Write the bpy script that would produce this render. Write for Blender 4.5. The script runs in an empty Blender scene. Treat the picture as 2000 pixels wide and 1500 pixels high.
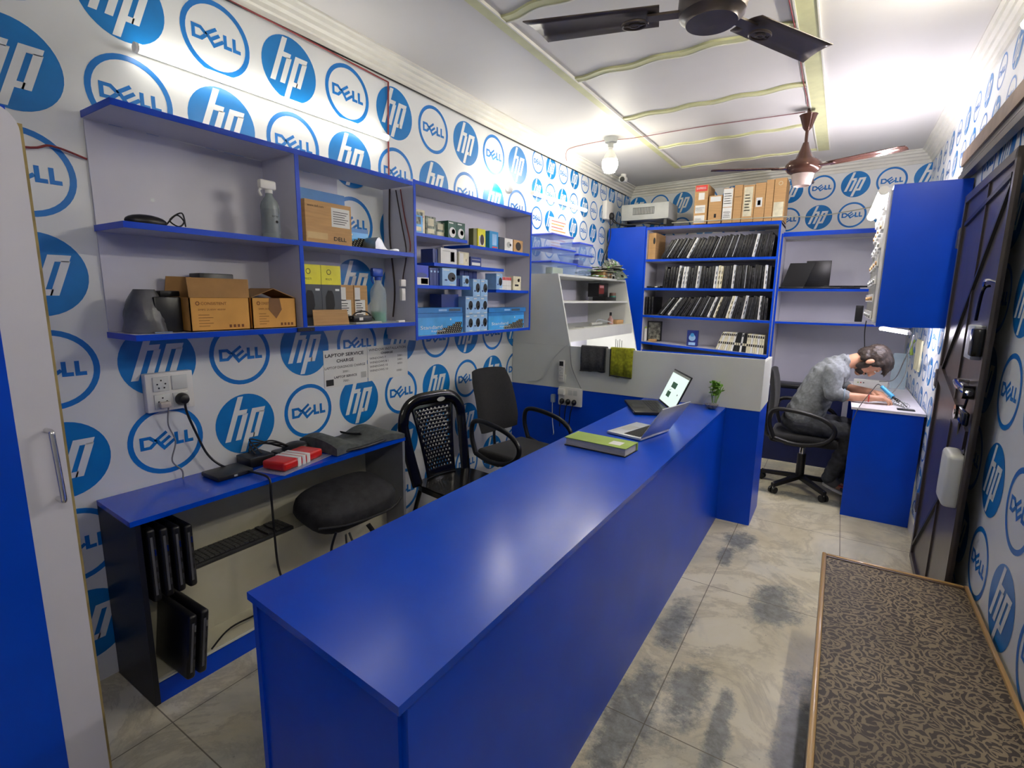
import bpy, bmesh, math, random
from mathutils import Vector, Matrix, Quaternion
random.seed(7)
PI = math.pi
C = bpy.context.scene.collection
sc = bpy.context.scene

# ------------------------------------------------------------------ camera
cam_d = bpy.data.cameras.new('camera'); cam = bpy.data.objects.new('camera', cam_d); C.objects.link(cam)
cam_d.sensor_width = 36; cam_d.lens = 989.72 / 2000 * 36; cam_d.clip_start = 0.02
_y, _p, _r = -0.568953, -0.170281, 0.0136252
_f = Vector((math.sin(_y)*math.cos(_p), math.cos(_y)*math.cos(_p), math.sin(_p)))
_rt = Vector((math.cos(_y), -math.sin(_y), 0)); _up = _rt.cross(_f)
_r2 = _rt*math.cos(_r) + _up*math.sin(_r); _u2 = -_rt*math.sin(_r) + _up*math.cos(_r)
cam.matrix_world = Matrix.Translation((0, 0, 1.55)) @ Matrix((_r2, _u2, -_f)).transposed().to_4x4()
sc.camera = cam
# ------------------------------------------------------------------ light
w = bpy.data.worlds.new('room_world'); sc.world = w; w.use_nodes = True
w.node_tree.nodes['Background'].inputs[0].default_value = (1, 0.96, 0.9, 1)
w.node_tree.nodes['Background'].inputs[1].default_value = 0.10
sc.view_settings.view_transform = 'Standard'; sc.view_settings.look = 'None'
sc.view_settings.exposure = 1.15; sc.view_settings.gamma = 1; sc.view_settings.use_curve_mapping = False
E_TUBE = 6.5; E_BULB = 60.0; E_CAB = 44.0; E_ROOM = 118.0; E_NEAR_FILL = 30.0; E_SMALL = 32.0; E_HUTCH = 16.0   # emission strengths of the lamp diffusers; the near one is an added fill

# ------------------------------------------------------------------ materials
def lin(c):
    o = []
    for x in c:
        x /= 255.0
        o.append(x/12.92 if x <= .04045 else ((x+.055)/1.055)**2.4)
    return (*o, 1)
_mats = {}
def mat(name, col, rough=.5, metal=0, var=.06, scale=12, bump=0, emit=0, alpha=1, trans=0, spec=.5, sheen=0, coat=0, stretch=None, bscale=None):
    if name in _mats: return _mats[name]
    m = bpy.data.materials.new(name); m.use_nodes = True; _mats[name] = m
    nt = m.node_tree; b = nt.nodes['Principled BSDF']
    b.inputs['Roughness'].default_value = rough; b.inputs['Metallic'].default_value = metal
    b.inputs['Specular IOR Level'].default_value = spec
    b.inputs['Coat Weight'].default_value = coat
    c = lin(col)
    tc = nt.nodes.new('ShaderNodeTexCoord'); mp = nt.nodes.new('ShaderNodeMapping'); n = nt.nodes.new('ShaderNodeTexNoise')
    if stretch: mp.inputs['Scale'].default_value = stretch
    nt.links.new(tc.outputs['Object'], mp.inputs[0]); nt.links.new(mp.outputs[0], n.inputs['Vector'])
    n.inputs['Scale'].default_value = scale; n.inputs['Detail'].default_value = 5
    r = nt.nodes.new('ShaderNodeValToRGB')
    r.color_ramp.elements[0].color = tuple(max(0, x*(1-var*2)) for x in c[:3]) + (1,)
    r.color_ramp.elements[1].color = tuple(min(1, x*(1+var*2)) for x in c[:3]) + (1,)
    r.color_ramp.elements[0].position = .3; r.color_ramp.elements[1].position = .7
    nt.links.new(n.outputs['Fac'], r.inputs[0]); nt.links.new(r.outputs[0], b.inputs['Base Color'])
    if bump:
        bp = nt.nodes.new('ShaderNodeBump'); bp.inputs['Strength'].default_value = bump; bp.inputs['Distance'].default_value = .004
        n2 = nt.nodes.new('ShaderNodeTexNoise'); n2.inputs['Scale'].default_value = bscale or scale*6; n2.inputs['Detail'].default_value = 4
        nt.links.new(mp.outputs[0], n2.inputs['Vector']); nt.links.new(n2.outputs['Fac'], bp.inputs['Height']); nt.links.new(bp.outputs[0], b.inputs['Normal'])
    if emit:
        b.inputs['Emission Color'].default_value = c; b.inputs['Emission Strength'].default_value = emit
    if alpha < 1: b.inputs['Alpha'].default_value = alpha
    if trans: b.inputs['Transmission Weight'].default_value = trans; b.inputs['IOR'].default_value = 1.3 if trans < 1 else 1.45
    if sheen: b.inputs['Sheen Weight'].default_value = sheen
    return m
blue = mat('blue_laminate', (0, 68, 198), .34, var=.05, scale=3, bump=.05, bscale=9, spec=.25)
blue_top = mat('blue_worktop_laminate', (0, 70, 200), .23, var=.04, scale=3, bump=.03, bscale=6, spec=.65)
lav = mat('pale_laminate', (206, 205, 216), .45, var=.02, scale=4)
cream = mat('cream_white_laminate', (214, 216, 208), .4, var=.02, scale=4)
vinyl = mat('banner_vinyl', (226, 228, 226), .35, var=.02, scale=2, bump=.08, bscale=5)
vblue = mat('logo_blue', (4, 118, 190), .35, var=.04)
vnavy = mat('logo_light_blue_ring', (10, 116, 196), .35, var=.04)
whitep = mat('white_print', (228, 230, 228), .35, var=.01)
paint = mat('ceiling_paint', (212, 209, 203), .6, var=.03, scale=1.2, bump=.05)
cornice_m = mat('cornice_plaster', (222, 220, 208), .6, var=.04, scale=5)
olive = mat('olive_painted_strip', (200, 200, 152), .6, var=.04)
black = mat('black_plastic', (20, 20, 22), .38, var=.1)
blackg = mat('glossy_black_plastic', (12, 12, 13), .15, var=.1)
fabric = mat('black_fabric', (17, 17, 19), .9, var=.2, scale=60, bump=.3, sheen=.1)
fabric2 = mat('worn_black_fabric', (38, 38, 40), .85, var=.25, scale=20, bump=.3)
rubber = mat('dark_cable_rubber', (14, 14, 15), .5)
white = mat('white_plastic', (232, 230, 222), .35, var=.02)
silver = mat('silver_aluminium', (196, 200, 205), .35, metal=.25, var=.03)
chrome = mat('chrome', (210, 210, 212), .15, metal=1, var=.03)
card = mat('brown_cardboard', (190, 150, 100), .8, var=.05, scale=8, stretch=(1, 1, 12))
card_y = mat('ochre_cardboard', (214, 158, 78), .75, var=.05, scale=8)
card_in = mat('cardboard_inside', (160, 120, 72), .85, var=.06)
paper = mat('white_paper', (226, 226, 220), .7, var=.02)
ink = mat('black_ink', (28, 28, 30), .7)
green = mat('green_cover', (150, 176, 74), .6, var=.05)
steel_b = mat('brown_painted_steel', (84, 76, 72), .32, metal=.3, var=.12, scale=4, bump=.08)
wood = mat('varnished_wood', (176, 140, 84), .35, var=.15, scale=6, stretch=(1, .1, 1), coat=.3)
darkwood = mat('dark_edge_wood', (70, 48, 30), .4, var=.15, scale=6)
skin = mat('skin', (206, 152, 120), .5, var=.05, scale=20)
shirt_m = mat('grey_marl_shirt', (124, 128, 130), .85, var=.12, scale=60, bump=.3, bscale=90)
jeans_m = mat('grey_jeans', (66, 68, 72), .85, var=.2, scale=25, bump=.3)
hair_m = mat('dark_brown_hair', (50, 40, 33), .55, var=.35, scale=30, bump=.8, stretch=(1, 4, 1), bscale=60)
marble = mat('pale_marble', (206, 200, 178), .35, var=.06, scale=5)
tube_m = mat('led_tube_light', (255, 250, 240), .4, emit=E_TUBE, var=0)
cabtube_m = mat('cool_led_tube_light', (250, 244, 255), .4, emit=E_CAB, var=0)
bulb_m = mat('glowing_bulb', (255, 248, 226), .4, emit=E_BULB, var=0)
room_m = mat('room_tube_light', (255, 246, 230), .4, emit=E_ROOM, var=0)
small_m = mat('small_glowing_bulb', (255, 248, 232), .4, emit=E_SMALL, var=0)
near_fill_m = mat('near_fill_tube', (255, 248, 236), .4, emit=E_NEAR_FILL, var=0)  # glow of the added fill tube near the camera
hutch_m = mat('under_shelf_light', (255, 252, 246), .4, emit=E_HUTCH, var=0)
tubplastic = mat('clear_blue_plastic', (165, 195, 240), .2, alpha=.22, var=.02)
tublid = mat('blue_lid_plastic', (60, 90, 225), .3, alpha=.8, var=.03)
glass_m = mat('clear_glass', (235, 240, 240), .05, alpha=.14, var=0)
clearp = mat('clear_bottle_plastic', (200, 215, 220), .15, alpha=.4, var=.02)
redp = mat('red_wrap', (206, 30, 24), .3, var=.05)
leafm = mat('leaf_green', (110, 160, 50), .5, var=.2)
pcb = mat('circuit_board_green', (120, 132, 112), .5, var=.25, scale=60)
pcb2 = mat('circuit_board_grey', (150, 150, 140), .5, var=.3, scale=60)
keyb = mat('printed_sky_blue', (66, 156, 218), .3, var=.15, scale=5)
navy = mat('printed_navy', (24, 50, 120), .35, var=.1)
pale = mat('printed_pale_blue', (150, 190, 228), .3, var=.08)

# ------------------------------------------------------------------ mesh builder
def V(*a): return Vector(a)
_textc = {}
def text_mesh(s, bold=False):
    if s in _textc: return _textc[s]
    cu = bpy.data.curves.new('t', 'FONT'); cu.body = s; cu.size = 1; cu.resolution_u = 2
    if bold: cu.offset = .02
    o = bpy.data.objects.new('t', cu); me = bpy.data.meshes.new_from_object(o)
    vs = [v.co.copy() for v in me.vertices]; fs = [tuple(p.vertices) for p in me.polygons]
    bpy.data.objects.remove(o); bpy.data.curves.remove(cu); bpy.data.meshes.remove(me)
    x0 = min(v.x for v in vs); x1 = max(v.x for v in vs)
    _textc[s] = (vs, fs, x0, x1); return _textc[s]
class MB:
    def __init__(self): self.v = []; self.f = []; self.mi = []; self.sm = []; self.mats = []
    def idx(self, m):
        if m not in self.mats: self.mats.append(m)
        return self.mats.index(m)
    def add(self, vs, fs, m, smooth=False, M=None):
        b = len(self.v); i = self.idx(m)
        for v in vs:
            v = Vector(v); self.v.append(M @ v if M else v)
        for f in fs: self.f.append(tuple(b+k for k in f)); self.mi.append(i); self.sm.append(smooth)
        return self
    def box(self, a, c, m, M=None, bev=0):
        x0, y0, z0 = (min(a[i], c[i]) for i in range(3)); x1, y1, z1 = (max(a[i], c[i]) for i in range(3))
        vs = [(x0,y0,z0),(x1,y0,z0),(x1,y1,z0),(x0,y1,z0),(x0,y0,z1),(x1,y0,z1),(x1,y1,z1),(x0,y1,z1)]
        fs = [(3,2,1,0),(4,5,6,7),(0,1,5,4),(1,2,6,5),(2,3,7,6),(3,0,4,7)]
        if bev:
            bm = bmesh.new(); bv = [bm.verts.new(v) for v in vs]
            for f in fs: bm.faces.new([bv[k] for k in f])
            bmesh.ops.bevel(bm, geom=bm.edges[:], offset=min(bev, .49*min(x1-x0, y1-y0, z1-z0)), segments=2 if bev < .01 else 3, profile=.5, affect='EDGES')
            bm.verts.index_update(); vs = [v.co.copy() for v in bm.verts]; fs = [[v.index for v in f.verts] for f in bm.faces]; bm.free()
            return self.add(vs, fs, m, True, M)
        return self.add(vs, fs, m, False, M)
    def cyl(self, p, q, r, m, r2=None, n=16, caps=True, M=None):
        p = Vector(p); q = Vector(q); r2 = r if r2 is None else r2
        d = (q-p).normalized(); u = d.orthogonal().normalized(); w_ = d.cross(u)
        vs = []
        for c, rr in ((p, r), (q, r2)):
            for k in range(n):
                a = 2*PI*k/n; vs.append(c + (u*math.cos(a)+w_*math.sin(a))*rr)
        fs = [(k, (k+1) % n, n+(k+1) % n, n+k) for k in range(n)]
        self.add(vs, fs, m, True, M)
        if caps: self.add(vs, [tuple(reversed(range(n))), tuple(range(n, 2*n))], m, False, M)
        return self
    def tube(self, pts, r, m, n=8, spline=True, closed=False, M=None, flat=1.0, upv=None):
        P = [Vector(p) for p in pts]
        if spline and len(P) > 2:
            Q = []; L = len(P)
            rng = range(L) if closed else range(L-1)
            for i in rng:
                a = P[(i-1) % L] if closed or i > 0 else P[0]; b = P[i]; c = P[(i+1) % L]; d = P[(i+2) % L] if closed or i+2 < L else P[-1]
                for k in range(6):
                    t = k/6
                    Q.append(.5*((2*b)+(c-a)*t+(2*a-5*b+4*c-d)*t*t+(3*b-a-3*c+d)*t**3))
            if not closed: Q.append(P[-1])
            P = Q
        vs = []; L = len(P); u = None
        for i, c in enumerate(P):
            d = (P[(i+1) % L]-P[i-1]) if closed or 0 < i < L-1 else (P[1]-P[0] if i == 0 else P[-1]-P[-2])
            if d.length < 1e-9: d = Vector((0, 0, 1))
            d.normalize()
            if upv is not None: u = (Vector(upv) - d*Vector(upv).dot(d)).normalized()
            elif u is None: u = d.orthogonal().normalized()
            else:
                u = u-d*u.dot(d); u = u.normalized() if u.length > 1e-6 else d.orthogonal().normalized()
            w_ = d.cross(u)
            for k in range(n):
                a = 2*PI*k/n; vs.append(c+u*math.cos(a)*r*flat+w_*math.sin(a)*r)
        fs = []
        for i in range(L if closed else L-1):
            for k in range(n):
                j = (i+1) % L; fs.append((i*n+k, i*n+(k+1) % n, j*n+(k+1) % n, j*n+k))
        if not closed: fs += [tuple(reversed(range(n))), tuple(range((L-1)*n, L*n))]
        return self.add(vs, fs, m, True, M)
    def lathe(self, prof, m, n=24, M=None, c=(0, 0, 0)):
        vs = []; c = Vector(c)
        for r, z in prof:
            for k in range(n):
                a = 2*PI*k/n; vs.append(c+Vector((r*math.cos(a), r*math.sin(a), z)))
        fs = []
        for i in range(len(prof)-1):
            for k in range(n): fs.append((i*n+k, i*n+(k+1) % n, (i+1)*n+(k+1) % n, (i+1)*n+k))
        if prof[0][0] > 1e-4: fs.append(tuple(reversed(range(n))))
        if prof[-1][0] > 1e-4: fs.append(tuple(range((len(prof)-1)*n, len(prof)*n)))
        return self.add(vs, fs, m, True, M)
    def ell(self, c, rad, m, R=None, n=16, k=10, M=None):
        vs = []; c = Vector(c)
        for i in range(k+1):
            t = PI*i/k
            for j in range(n):
                a = 2*PI*j/n; p = Vector((rad[0]*math.sin(t)*math.cos(a), rad[1]*math.sin(t)*math.sin(a), rad[2]*math.cos(t)))
                vs.append(c+(R @ p if R else p))
        fs = [(i*n+j, (i+1)*n+j, (i+1)*n+(j+1) % n, i*n+(j+1) % n) for i in range(k) for j in range(n)]
        return self.add(vs, fs, m, True, M)
    def prism(self, poly, o, u, v, th, m, M=None):
        o, u, v = Vector(o), Vector(u), Vector(v); n_ = u.cross(v).normalized(); L = len(poly)
        vs = [o+u*a+v*b for a, b in poly]+[o+u*a+v*b+n_*th for a, b in poly]
        fs = [tuple(reversed(range(L))), tuple(range(L, 2*L))]+[(i, (i+1) % L, L+(i+1) % L, L+i) for i in range(L)]
        return self.add(vs, fs, m, False, M)
    def flat(self, poly, o, u, v, m, h=.0006, M=None):
        o, u, v = Vector(o), Vector(u), Vector(v); n_ = u.cross(v).normalized()
        return self.add([o+u*a+v*b+n_*h for a, b in poly], [tuple(range(len(poly)))], m, False, M)
    def rect(self, x0, y0, x1, y1, o, u, v, m, h=.0006, M=None):
        return self.flat([(x0, y0), (x1, y0), (x1, y1), (x0, y1)], o, u, v, m, h, M)
    def disc(self, cx, cy, r, o, u, v, m, h=.0006, r_in=0, n=40, M=None, ry=None):
        ry = ry or r
        if not r_in: return self.flat([(cx+r*math.cos(2*PI*k/n), cy+ry*math.sin(2*PI*k/n)) for k in range(n)], o, u, v, m, h, M)
        o, u, v = Vector(o), Vector(u), Vector(v); n_ = u.cross(v).normalized(); vs = []
        for rr in (r, r_in):
            for k in range(n): vs.append(o+u*(cx+rr*math.cos(2*PI*k/n))+v*(cy+rr*math.sin(2*PI*k/n))+n_*h)
        return self.add(vs, [(k, (k+1) % n, n+(k+1) % n, n+k) for k in range(n)], m, False, M)
    def text(self, s, x, y, size, o, u, v, m, h=.0009, width=None, align='l', M=None, bold=False):
        vs, fs, x0, x1 = text_mesh(s, bold); sx = size
        if width: sx = width/(x1-x0)
        w_ = (x1-x0)*sx; off = {'l': 0, 'c': -w_/2, 'r': -w_}[align]
        o, u, v = Vector(o), Vector(u), Vector(v); n_ = u.cross(v).normalized()
        return self.add([o+u*(x+off+(p.x-x0)*sx)+v*(y+p.y*size)+n_*h for p in vs], fs, m, False, M)
    def build(self, name, parent=None, world=True, label=None, cat=None, group=None, kind=None, origin=None):
        me = bpy.data.meshes.new(name); loc = Vector((0, 0, 0))
        if parent is not None: loc = parent['_w'] if False else (world_loc(parent) if world else Vector((0, 0, 0)))
        elif origin is not None: loc = Vector(origin)
        else:
            xs = [v.x for v in self.v]; ys = [v.y for v in self.v]; zs = [v.z for v in self.v]
            loc = Vector(((min(xs)+max(xs))/2, (min(ys)+max(ys))/2, min(zs)))
        me.from_pydata([v-loc for v in self.v], [], self.f)
        for m in self.mats: me.materials.append(m)
        me.polygons.foreach_set('material_index', self.mi); me.polygons.foreach_set('use_smooth', self.sm); me.update()
        if any(self.sm): me.set_sharp_from_angle(angle=math.radians(38))
        o = bpy.data.objects.new(name, me); C.objects.link(o)
        if parent is not None: o.parent = parent
        else: o.location = loc
        return tag(o, label, cat, group, kind)
def world_loc(o):
    l = o.location.copy()
    while o.parent: o = o.parent; l += o.location
    return l
def tag(o, label=None, cat=None, group=None, kind=None):
    if label: o['label'] = label
    if cat: o['category'] = cat
    if group: o['group'] = group
    if kind: o['kind'] = kind
    return o
def thing(name, label, cat, loc=(0, 0, 0), rotz=0, group=None, rot=None):
    o = bpy.data.objects.new(name, None); C.objects.link(o); o.location = loc; o.rotation_euler = rot or (0, 0, rotz)
    o.empty_display_size = .1
    return tag(o, label, cat, group)
def dup(root, loc, label, rotz=None, group=None, rot=None):
    def cp(o, parent):
        c = o.copy(); C.objects.link(c); c.parent = parent
        for ch in [x for x in C.objects if x.parent == o]: cp(ch, c)
        return c
    r = cp(root, None); r.location = loc
    if rot is not None: r.rotation_euler = rot
    elif rotz is not None: r.rotation_euler = (0, 0, rotz)
    r['label'] = label
    if group: r['group'] = group
    return r
X, Y, Z = V(1, 0, 0), V(0, 1, 0), V(0, 0, 1)

# ------------------------------------------------------------------ logos on the wall banners
def logo_hp(mb, cx, cy, r, o, u, v, h0=.0008):
    mb.disc(cx, cy, r, o, u, v, vblue, h0)
    def q(u0, v0, u1, v1):
        s = .36
        mb.flat([(cx+r*(a+s*b), cy+r*b) for a, b in ((u0, v0), (u1, v0), (u1, v1), (u0, v1))], o, u, v, whitep, h0+.0008)
    q(-.56, -.5, -.38, .93); q(-.38, .32, -.10, .48); q(-.22, -.5, -.04, .34)
    q(.06, -.93, .24, .48); q(.24, .32, .52, .48); q(.36, -.5, .54, .34); q(.24, -.5, .40, -.35)
def logo_ring(mb, cx, cy, r, o, u, v, h0=.0008):
    mb.disc(cx, cy, r, o, u, v, vnavy, h0, r_in=r*.86)
    def pl(pts): mb.flat([(cx+r*a, cy+r*b) for a, b in pts], o, u, v, vnavy, h0)
    H = .19
    pl([(-.70, -H), (-.60, -H), (-.60, H), (-.70, H)])
    pl([(-.60, H-.09), (-.47, H-.09), (-.36, 0), (-.24, .02), (-.42, H), (-.60, H)])
    pl([(-.60, -H), (-.42, -H), (-.24, -.02), (-.36, .0), (-.47, -H+.09), (-.60, -H+.09)])
    c_, s_ = math.cos(.62), math.sin(.62)
    def e(x0, y0, x1, y1):
        pl([(-.06+x*c_-y*s_, y*c_+x*s_) for x, y in ((x0, y0), (x1, y0), (x1, y1), (x0, y1))])
    e(-.20, -.21, -.10, .21); e(-.10, .12, .20, .21); e(-.10, -.045, .18, .045); e(-.10, -.21, .20, -.12)
    for x in (.20, .47):
        pl([(x, -H), (x+.24, -H), (x+.24, -H+.1), (x+.1, -H+.1), (x+.1, H), (x, H)])
def logo_grid(mb, o, u, v, u0, pu, nu, v0, pv, nv, r, par, skip=None):
    for i in range(nu):
        for j in range(nv):
            a, b = u0+pu*i, v0+pv*j
            if skip and skip(a, b): continue
            (logo_hp if (i+j+par) % 2 == 0 else logo_ring)(mb, a, b, r, o, u, v)

# ------------------------------------------------------------------ room shell
WL, WR, CZ = -2.36, .56, 2.9
YN = -1.2
def backy(x): return 6.40 + (x-WL)/(WR-WL)*(6.08-6.40)
def struct(mb, name, parent=None): return mb.build(name, parent=parent, kind=None if parent else 'structure', origin=(0, 0, 0))

# floor: pale marble slabs with grey damp stains
fm = bpy.data.materials.new('marble_slab_floor'); fm.use_nodes = True; nt = fm.node_tree; bs = nt.nodes['Principled BSDF']
def N(t, **k):
    n = nt.nodes.new(t)
    for a, b in k.items(): setattr(n, a, b)
    return n
def LK(a, b): nt.links.new(a, b)
def MATH(op, a, b=None, clamp=False):
    n = N('ShaderNodeMath', operation=op); n.use_clamp = clamp
    for i, x in enumerate((a, b)):
        if x is None: continue
        if isinstance(x, (int, float)): n.inputs[i].default_value = x
        else: LK(x, n.inputs[i])
    return n.outputs[0]
def NOISE(vec, s, d=6, rough=.6, dist=0):
    n = N('ShaderNodeTexNoise'); n.inputs['Scale'].default_value = s; n.inputs['Detail'].default_value = d
    n.inputs['Roughness'].default_value = rough; n.inputs['Distortion'].default_value = dist; LK(vec, n.inputs['Vector']); return n.outputs['Fac']
def RAMP(fac, stops):
    r = N('ShaderNodeValToRGB'); LK(fac, r.inputs[0]); e = r.color_ramp.elements
    while len(e) < len(stops): e.new(.5)
    for k, (p, c) in enumerate(stops): e[k].position = p; e[k].color = c if len(c) == 4 else (*c, 1)
    return r.outputs[0]
def MIX(f, a, b):
    n = N('ShaderNodeMix', data_type='RGBA'); 
    if isinstance(f, (int, float)): n.inputs[0].default_value = f
    else: LK(f, n.inputs[0])
    for i, x in ((6, a), (7, b)):
        if isinstance(x, tuple): n.inputs[i].default_value = x
        else: LK(x, n.inputs[i])
    return n.outputs[2]
tc = N('ShaderNodeTexCoord'); pos = tc.outputs['Object']; sp = N('ShaderNodeSeparateXYZ'); LK(pos, sp.inputs[0]); px, py = sp.outputs[0], sp.outputs[1]
base = RAMP(NOISE(pos, 2.2, 8, .6, .6), [(.3, lin((196, 186, 152))), (.5, lin((216, 208, 178))), (.72, lin((226, 221, 200)))])
veins = RAMP(NOISE(pos, 2.2, 9, .7, .9), [(.44, (0, 0, 0)), (.5, (.4, .4, .4)), (.54, (0, 0, 0))])
col = MIX(veins, base, lin((150, 140, 112)))
gr = RAMP(NOISE(pos, 1.3, 7, .65, .8), [(.5, (0, 0, 0)), (.66, (.5, .5, .5))])
col = MIX(gr, col, lin((140, 146, 140)))
warp = NOISE(pos, 7, 8, .8)
blobs = None
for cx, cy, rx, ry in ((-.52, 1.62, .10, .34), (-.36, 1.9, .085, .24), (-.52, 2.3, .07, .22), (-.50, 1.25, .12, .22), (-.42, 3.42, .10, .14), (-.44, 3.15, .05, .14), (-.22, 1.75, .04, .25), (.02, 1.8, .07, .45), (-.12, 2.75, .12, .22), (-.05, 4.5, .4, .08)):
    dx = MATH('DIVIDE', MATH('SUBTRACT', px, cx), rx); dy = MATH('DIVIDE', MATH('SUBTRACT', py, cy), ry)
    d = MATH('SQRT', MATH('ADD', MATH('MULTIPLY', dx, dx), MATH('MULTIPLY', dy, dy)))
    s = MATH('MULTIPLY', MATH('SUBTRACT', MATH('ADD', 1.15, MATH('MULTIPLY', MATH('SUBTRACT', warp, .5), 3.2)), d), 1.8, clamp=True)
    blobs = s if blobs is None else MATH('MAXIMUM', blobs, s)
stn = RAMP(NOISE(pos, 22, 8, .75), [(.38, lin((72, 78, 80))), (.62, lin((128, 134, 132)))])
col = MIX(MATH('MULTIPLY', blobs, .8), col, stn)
spk = RAMP(NOISE(pos, 60, 3, .6), [(.68, (0, 0, 0)), (.74, (.5, .5, .5))]); col = MIX(spk, col, lin((90, 84, 70)))
jt = None
for axis, vals in ((px, (-.455, .15, -1.3, -1.9)), (py, (-.2, .7, 1.65, 2.75, 3.85, 4.95))):
    for vv in vals:
        s = MATH('LESS_THAN', MATH('ABSOLUTE', MATH('SUBTRACT', axis, vv)), .0022)
        jt = s if jt is None else MATH('MAXIMUM', jt, s)
col = MIX(MATH('MULTIPLY', jt, .8), col, lin((92, 82, 62)))
LK(col, bs.inputs['Base Color']); bs.inputs['Roughness'].default_value = .36
mb = MB(); mb.add([(WL-.1, YN-.1, 0), (WR+.1, YN-.1, 0), (WR+.1, 6.5, 0), (WL-.1, 6.5, 0)], [(0, 1, 2, 3)], fm)
mb.add([(WL-.1, YN-.1, -.1), (WR+.1, YN-.1, -.1), (WR+.1, 6.5, -.1), (WL-.1, 6.5, -.1)], [(3, 2, 1, 0)], fm); struct(mb, 'floor')
mb = MB(); mb.box((WL-.1, YN-.1, CZ), (WR+.1, 6.5, CZ+.1), paint); struct(mb, 'ceiling')
# left wall with its banner
mb = MB(); mb.box((WL-.1, YN, 0), (WL, 6.5, CZ), vinyl)
o = V(WL, 0, 0)
logo_grid(mb, o, Y, Z, .275, .346, 11, .255, .3375, 8, .145, 1, skip=lambda a, b: a > 3.6 and b > 1.75 and a > 3.85)
logo_grid(mb, o, Y, Z, 4.06, .245, 10, 2.01, .235, 4, .098, 0, skip=lambda a, b: a > 6.3)
mb.box((WL, 3.91, 1.7), (WL+.002, 3.914, 2.8), whitep); mb.box((WL, 5.66, 1.7), (WL+.003, 5.668, 2.8), paint)
struct(mb, 'wall_left')
# right wall
mb = MB(); mb.box((WR, YN, 0), (WR+.1, 6.5, CZ), vinyl)
o = V(WR, 0, 0); u = -Y
logo_grid(mb, o, u, Z, -3.62, .35, 7, .19, .345, 7, .145, 1)
logo_grid(mb, o, u, Z, -5.95, .245, 9, .12, .24, 9, .1, 0, skip=lambda a, b: False)
logo_grid(mb, o, u, Z, -5.9, .28, 14, 2.50, .2, 2, .085, 0)
struct(mb, 'wall_right')
# back wall
bu = V(WR-WL, 6.08-6.40, 0); Lb = bu.length; bu.normalize()
bn = bu.cross(Z)
mb = MB(); a = V(WL-.15, backy(WL-.15), 0); b = V(WR+.15, backy(WR+.15), 0)
mb.add([a, b, b-bn*.1, a-bn*.1, a+Z*CZ, b+Z*CZ, b-bn*.1+Z*CZ, a-bn*.1+Z*CZ], [(3,2,1,0),(4,5,6,7),(0,1,5,4),(1,2,6,5),(2,3,7,6),(3,0,4,7)], vinyl)
o = V(WL, backy(WL), 0)
logo_grid(mb, o, bu, Z, .10, .2835, 11, 2.385, .285, 2, .12, 1)
struct(mb, 'wall_back')
mb = MB(); mb.box((WL-.1, YN-.1, 0), (WR+.1, YN, CZ), vinyl); struct(mb, 'wall_near')
# cornices
prof = [(0, -.11), (.012, -.11), (.018, -.085), (.03, -.08), (.032, -.06), (.05, -.052), (.054, -.035), (.072, -.03), (.078, -.012), (.095, -.01), (.095, 0), (0, 0)]
def cornice(name, p, q, inward):
    p, q, inw = Vector(p), Vector(q), Vector(inward)
    mb = MB(); L = len(prof); vs = [p+inw*a+Z*(CZ+b) for a, b in prof]+[q+inw*a+Z*(CZ+b) for a, b in prof]
    fs = [(i, (i+1) % L, L+(i+1) % L, L+i) for i in range(L)]+[tuple(range(L)), tuple(reversed(range(L, 2*L)))]
    mb.add(vs, fs, cornice_m); struct(mb, name)
cornice('trim_1', (WL, YN, 0), (WL, 6.4, 0), X); cornice('trim_2', (WR, 6.1, 0), (WR, YN, 0), -X)
cornice('trim_3', (WL, backy(WL), 0), (WR, backy(WR), 0), bn)
# painted ceiling frame with wavy battens
mb = MB()
mb.box((-1.60, .2, CZ-.012), (-1.545, 5.60, CZ), olive); mb.box((-.32, .2, CZ-.012), (-.235, 5.6, CZ), olive)
mb.box((-1.545, .2, CZ-.016), (-1.537, 5.6, CZ), cornice_m); mb.box((-.328, .2, CZ-.016), (-.32, 5.6, CZ), cornice_m); mb.box((-.235, .2, CZ-.016), (-.228, 5.6, CZ), cornice_m)
struct(mb, 'trim_4')
for k, yy in enumerate((2.22, 3.04, 3.87, 4.75, 5.54)):
    mb = MB(); n = 60; wdt = .045 if k < 3 else .03; vs = []
    for i in range(n+1):
        t = i/n; x = -1.54+(1.22)*t; y = yy+.014*math.sin(t*PI*8+.6)+.03*(1-t)
        for dy, z in ((0, CZ), (0, CZ-.012), (wdt, CZ-.012), (wdt, CZ)): vs.append((x, y+dy, z))
    mb.add(vs, [(i*4+j, i*4+j+1, i*4+j+5, i*4+j+4) for i in range(n) for j in range(3)], olive)
    vs = []
    for i in range(n+1):
        t = i/n; x = -1.54+(1.22)*t; y = yy+.014*math.sin(t*PI*8+.6)+.03*(1-t)
        for dy, z in ((wdt, CZ), (wdt, CZ-.016), (wdt+.01, CZ-.016), (wdt+.01, CZ)): vs.append((x, y+dy, z))
    mb.add(vs, [(i*4+j, i*4+j+1, i*4+j+5, i*4+j+4) for i in range(n) for j in range(3)], cornice_m)
    struct(mb, 'trim_%d' % (5+k))
# skirting, shutter lintel on the right wall
mb = MB(); mb.box((WR-.014, 3.5, 0), (WR, 6.08, .11), marble); struct(mb, 'baseboard_right')
lint = mat('weathered_brown_beam', (120, 100, 84), .5, var=.1)
mb = MB(); mb.box((WR-.05, YN, 2.34), (WR, 4.1, 2.42), lint); mb.box((WR-.04, YN, 2.28), (WR, 4.1, 2.34), black); mb.box((WR-.055, YN, 2.25), (WR-.02, 4.1, 2.285), steel_b)
mb.box((WR-.045, YN, 2.302), (WR-.035, 4.1, 2.312), steel_b); struct(mb, 'trim_10')
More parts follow.
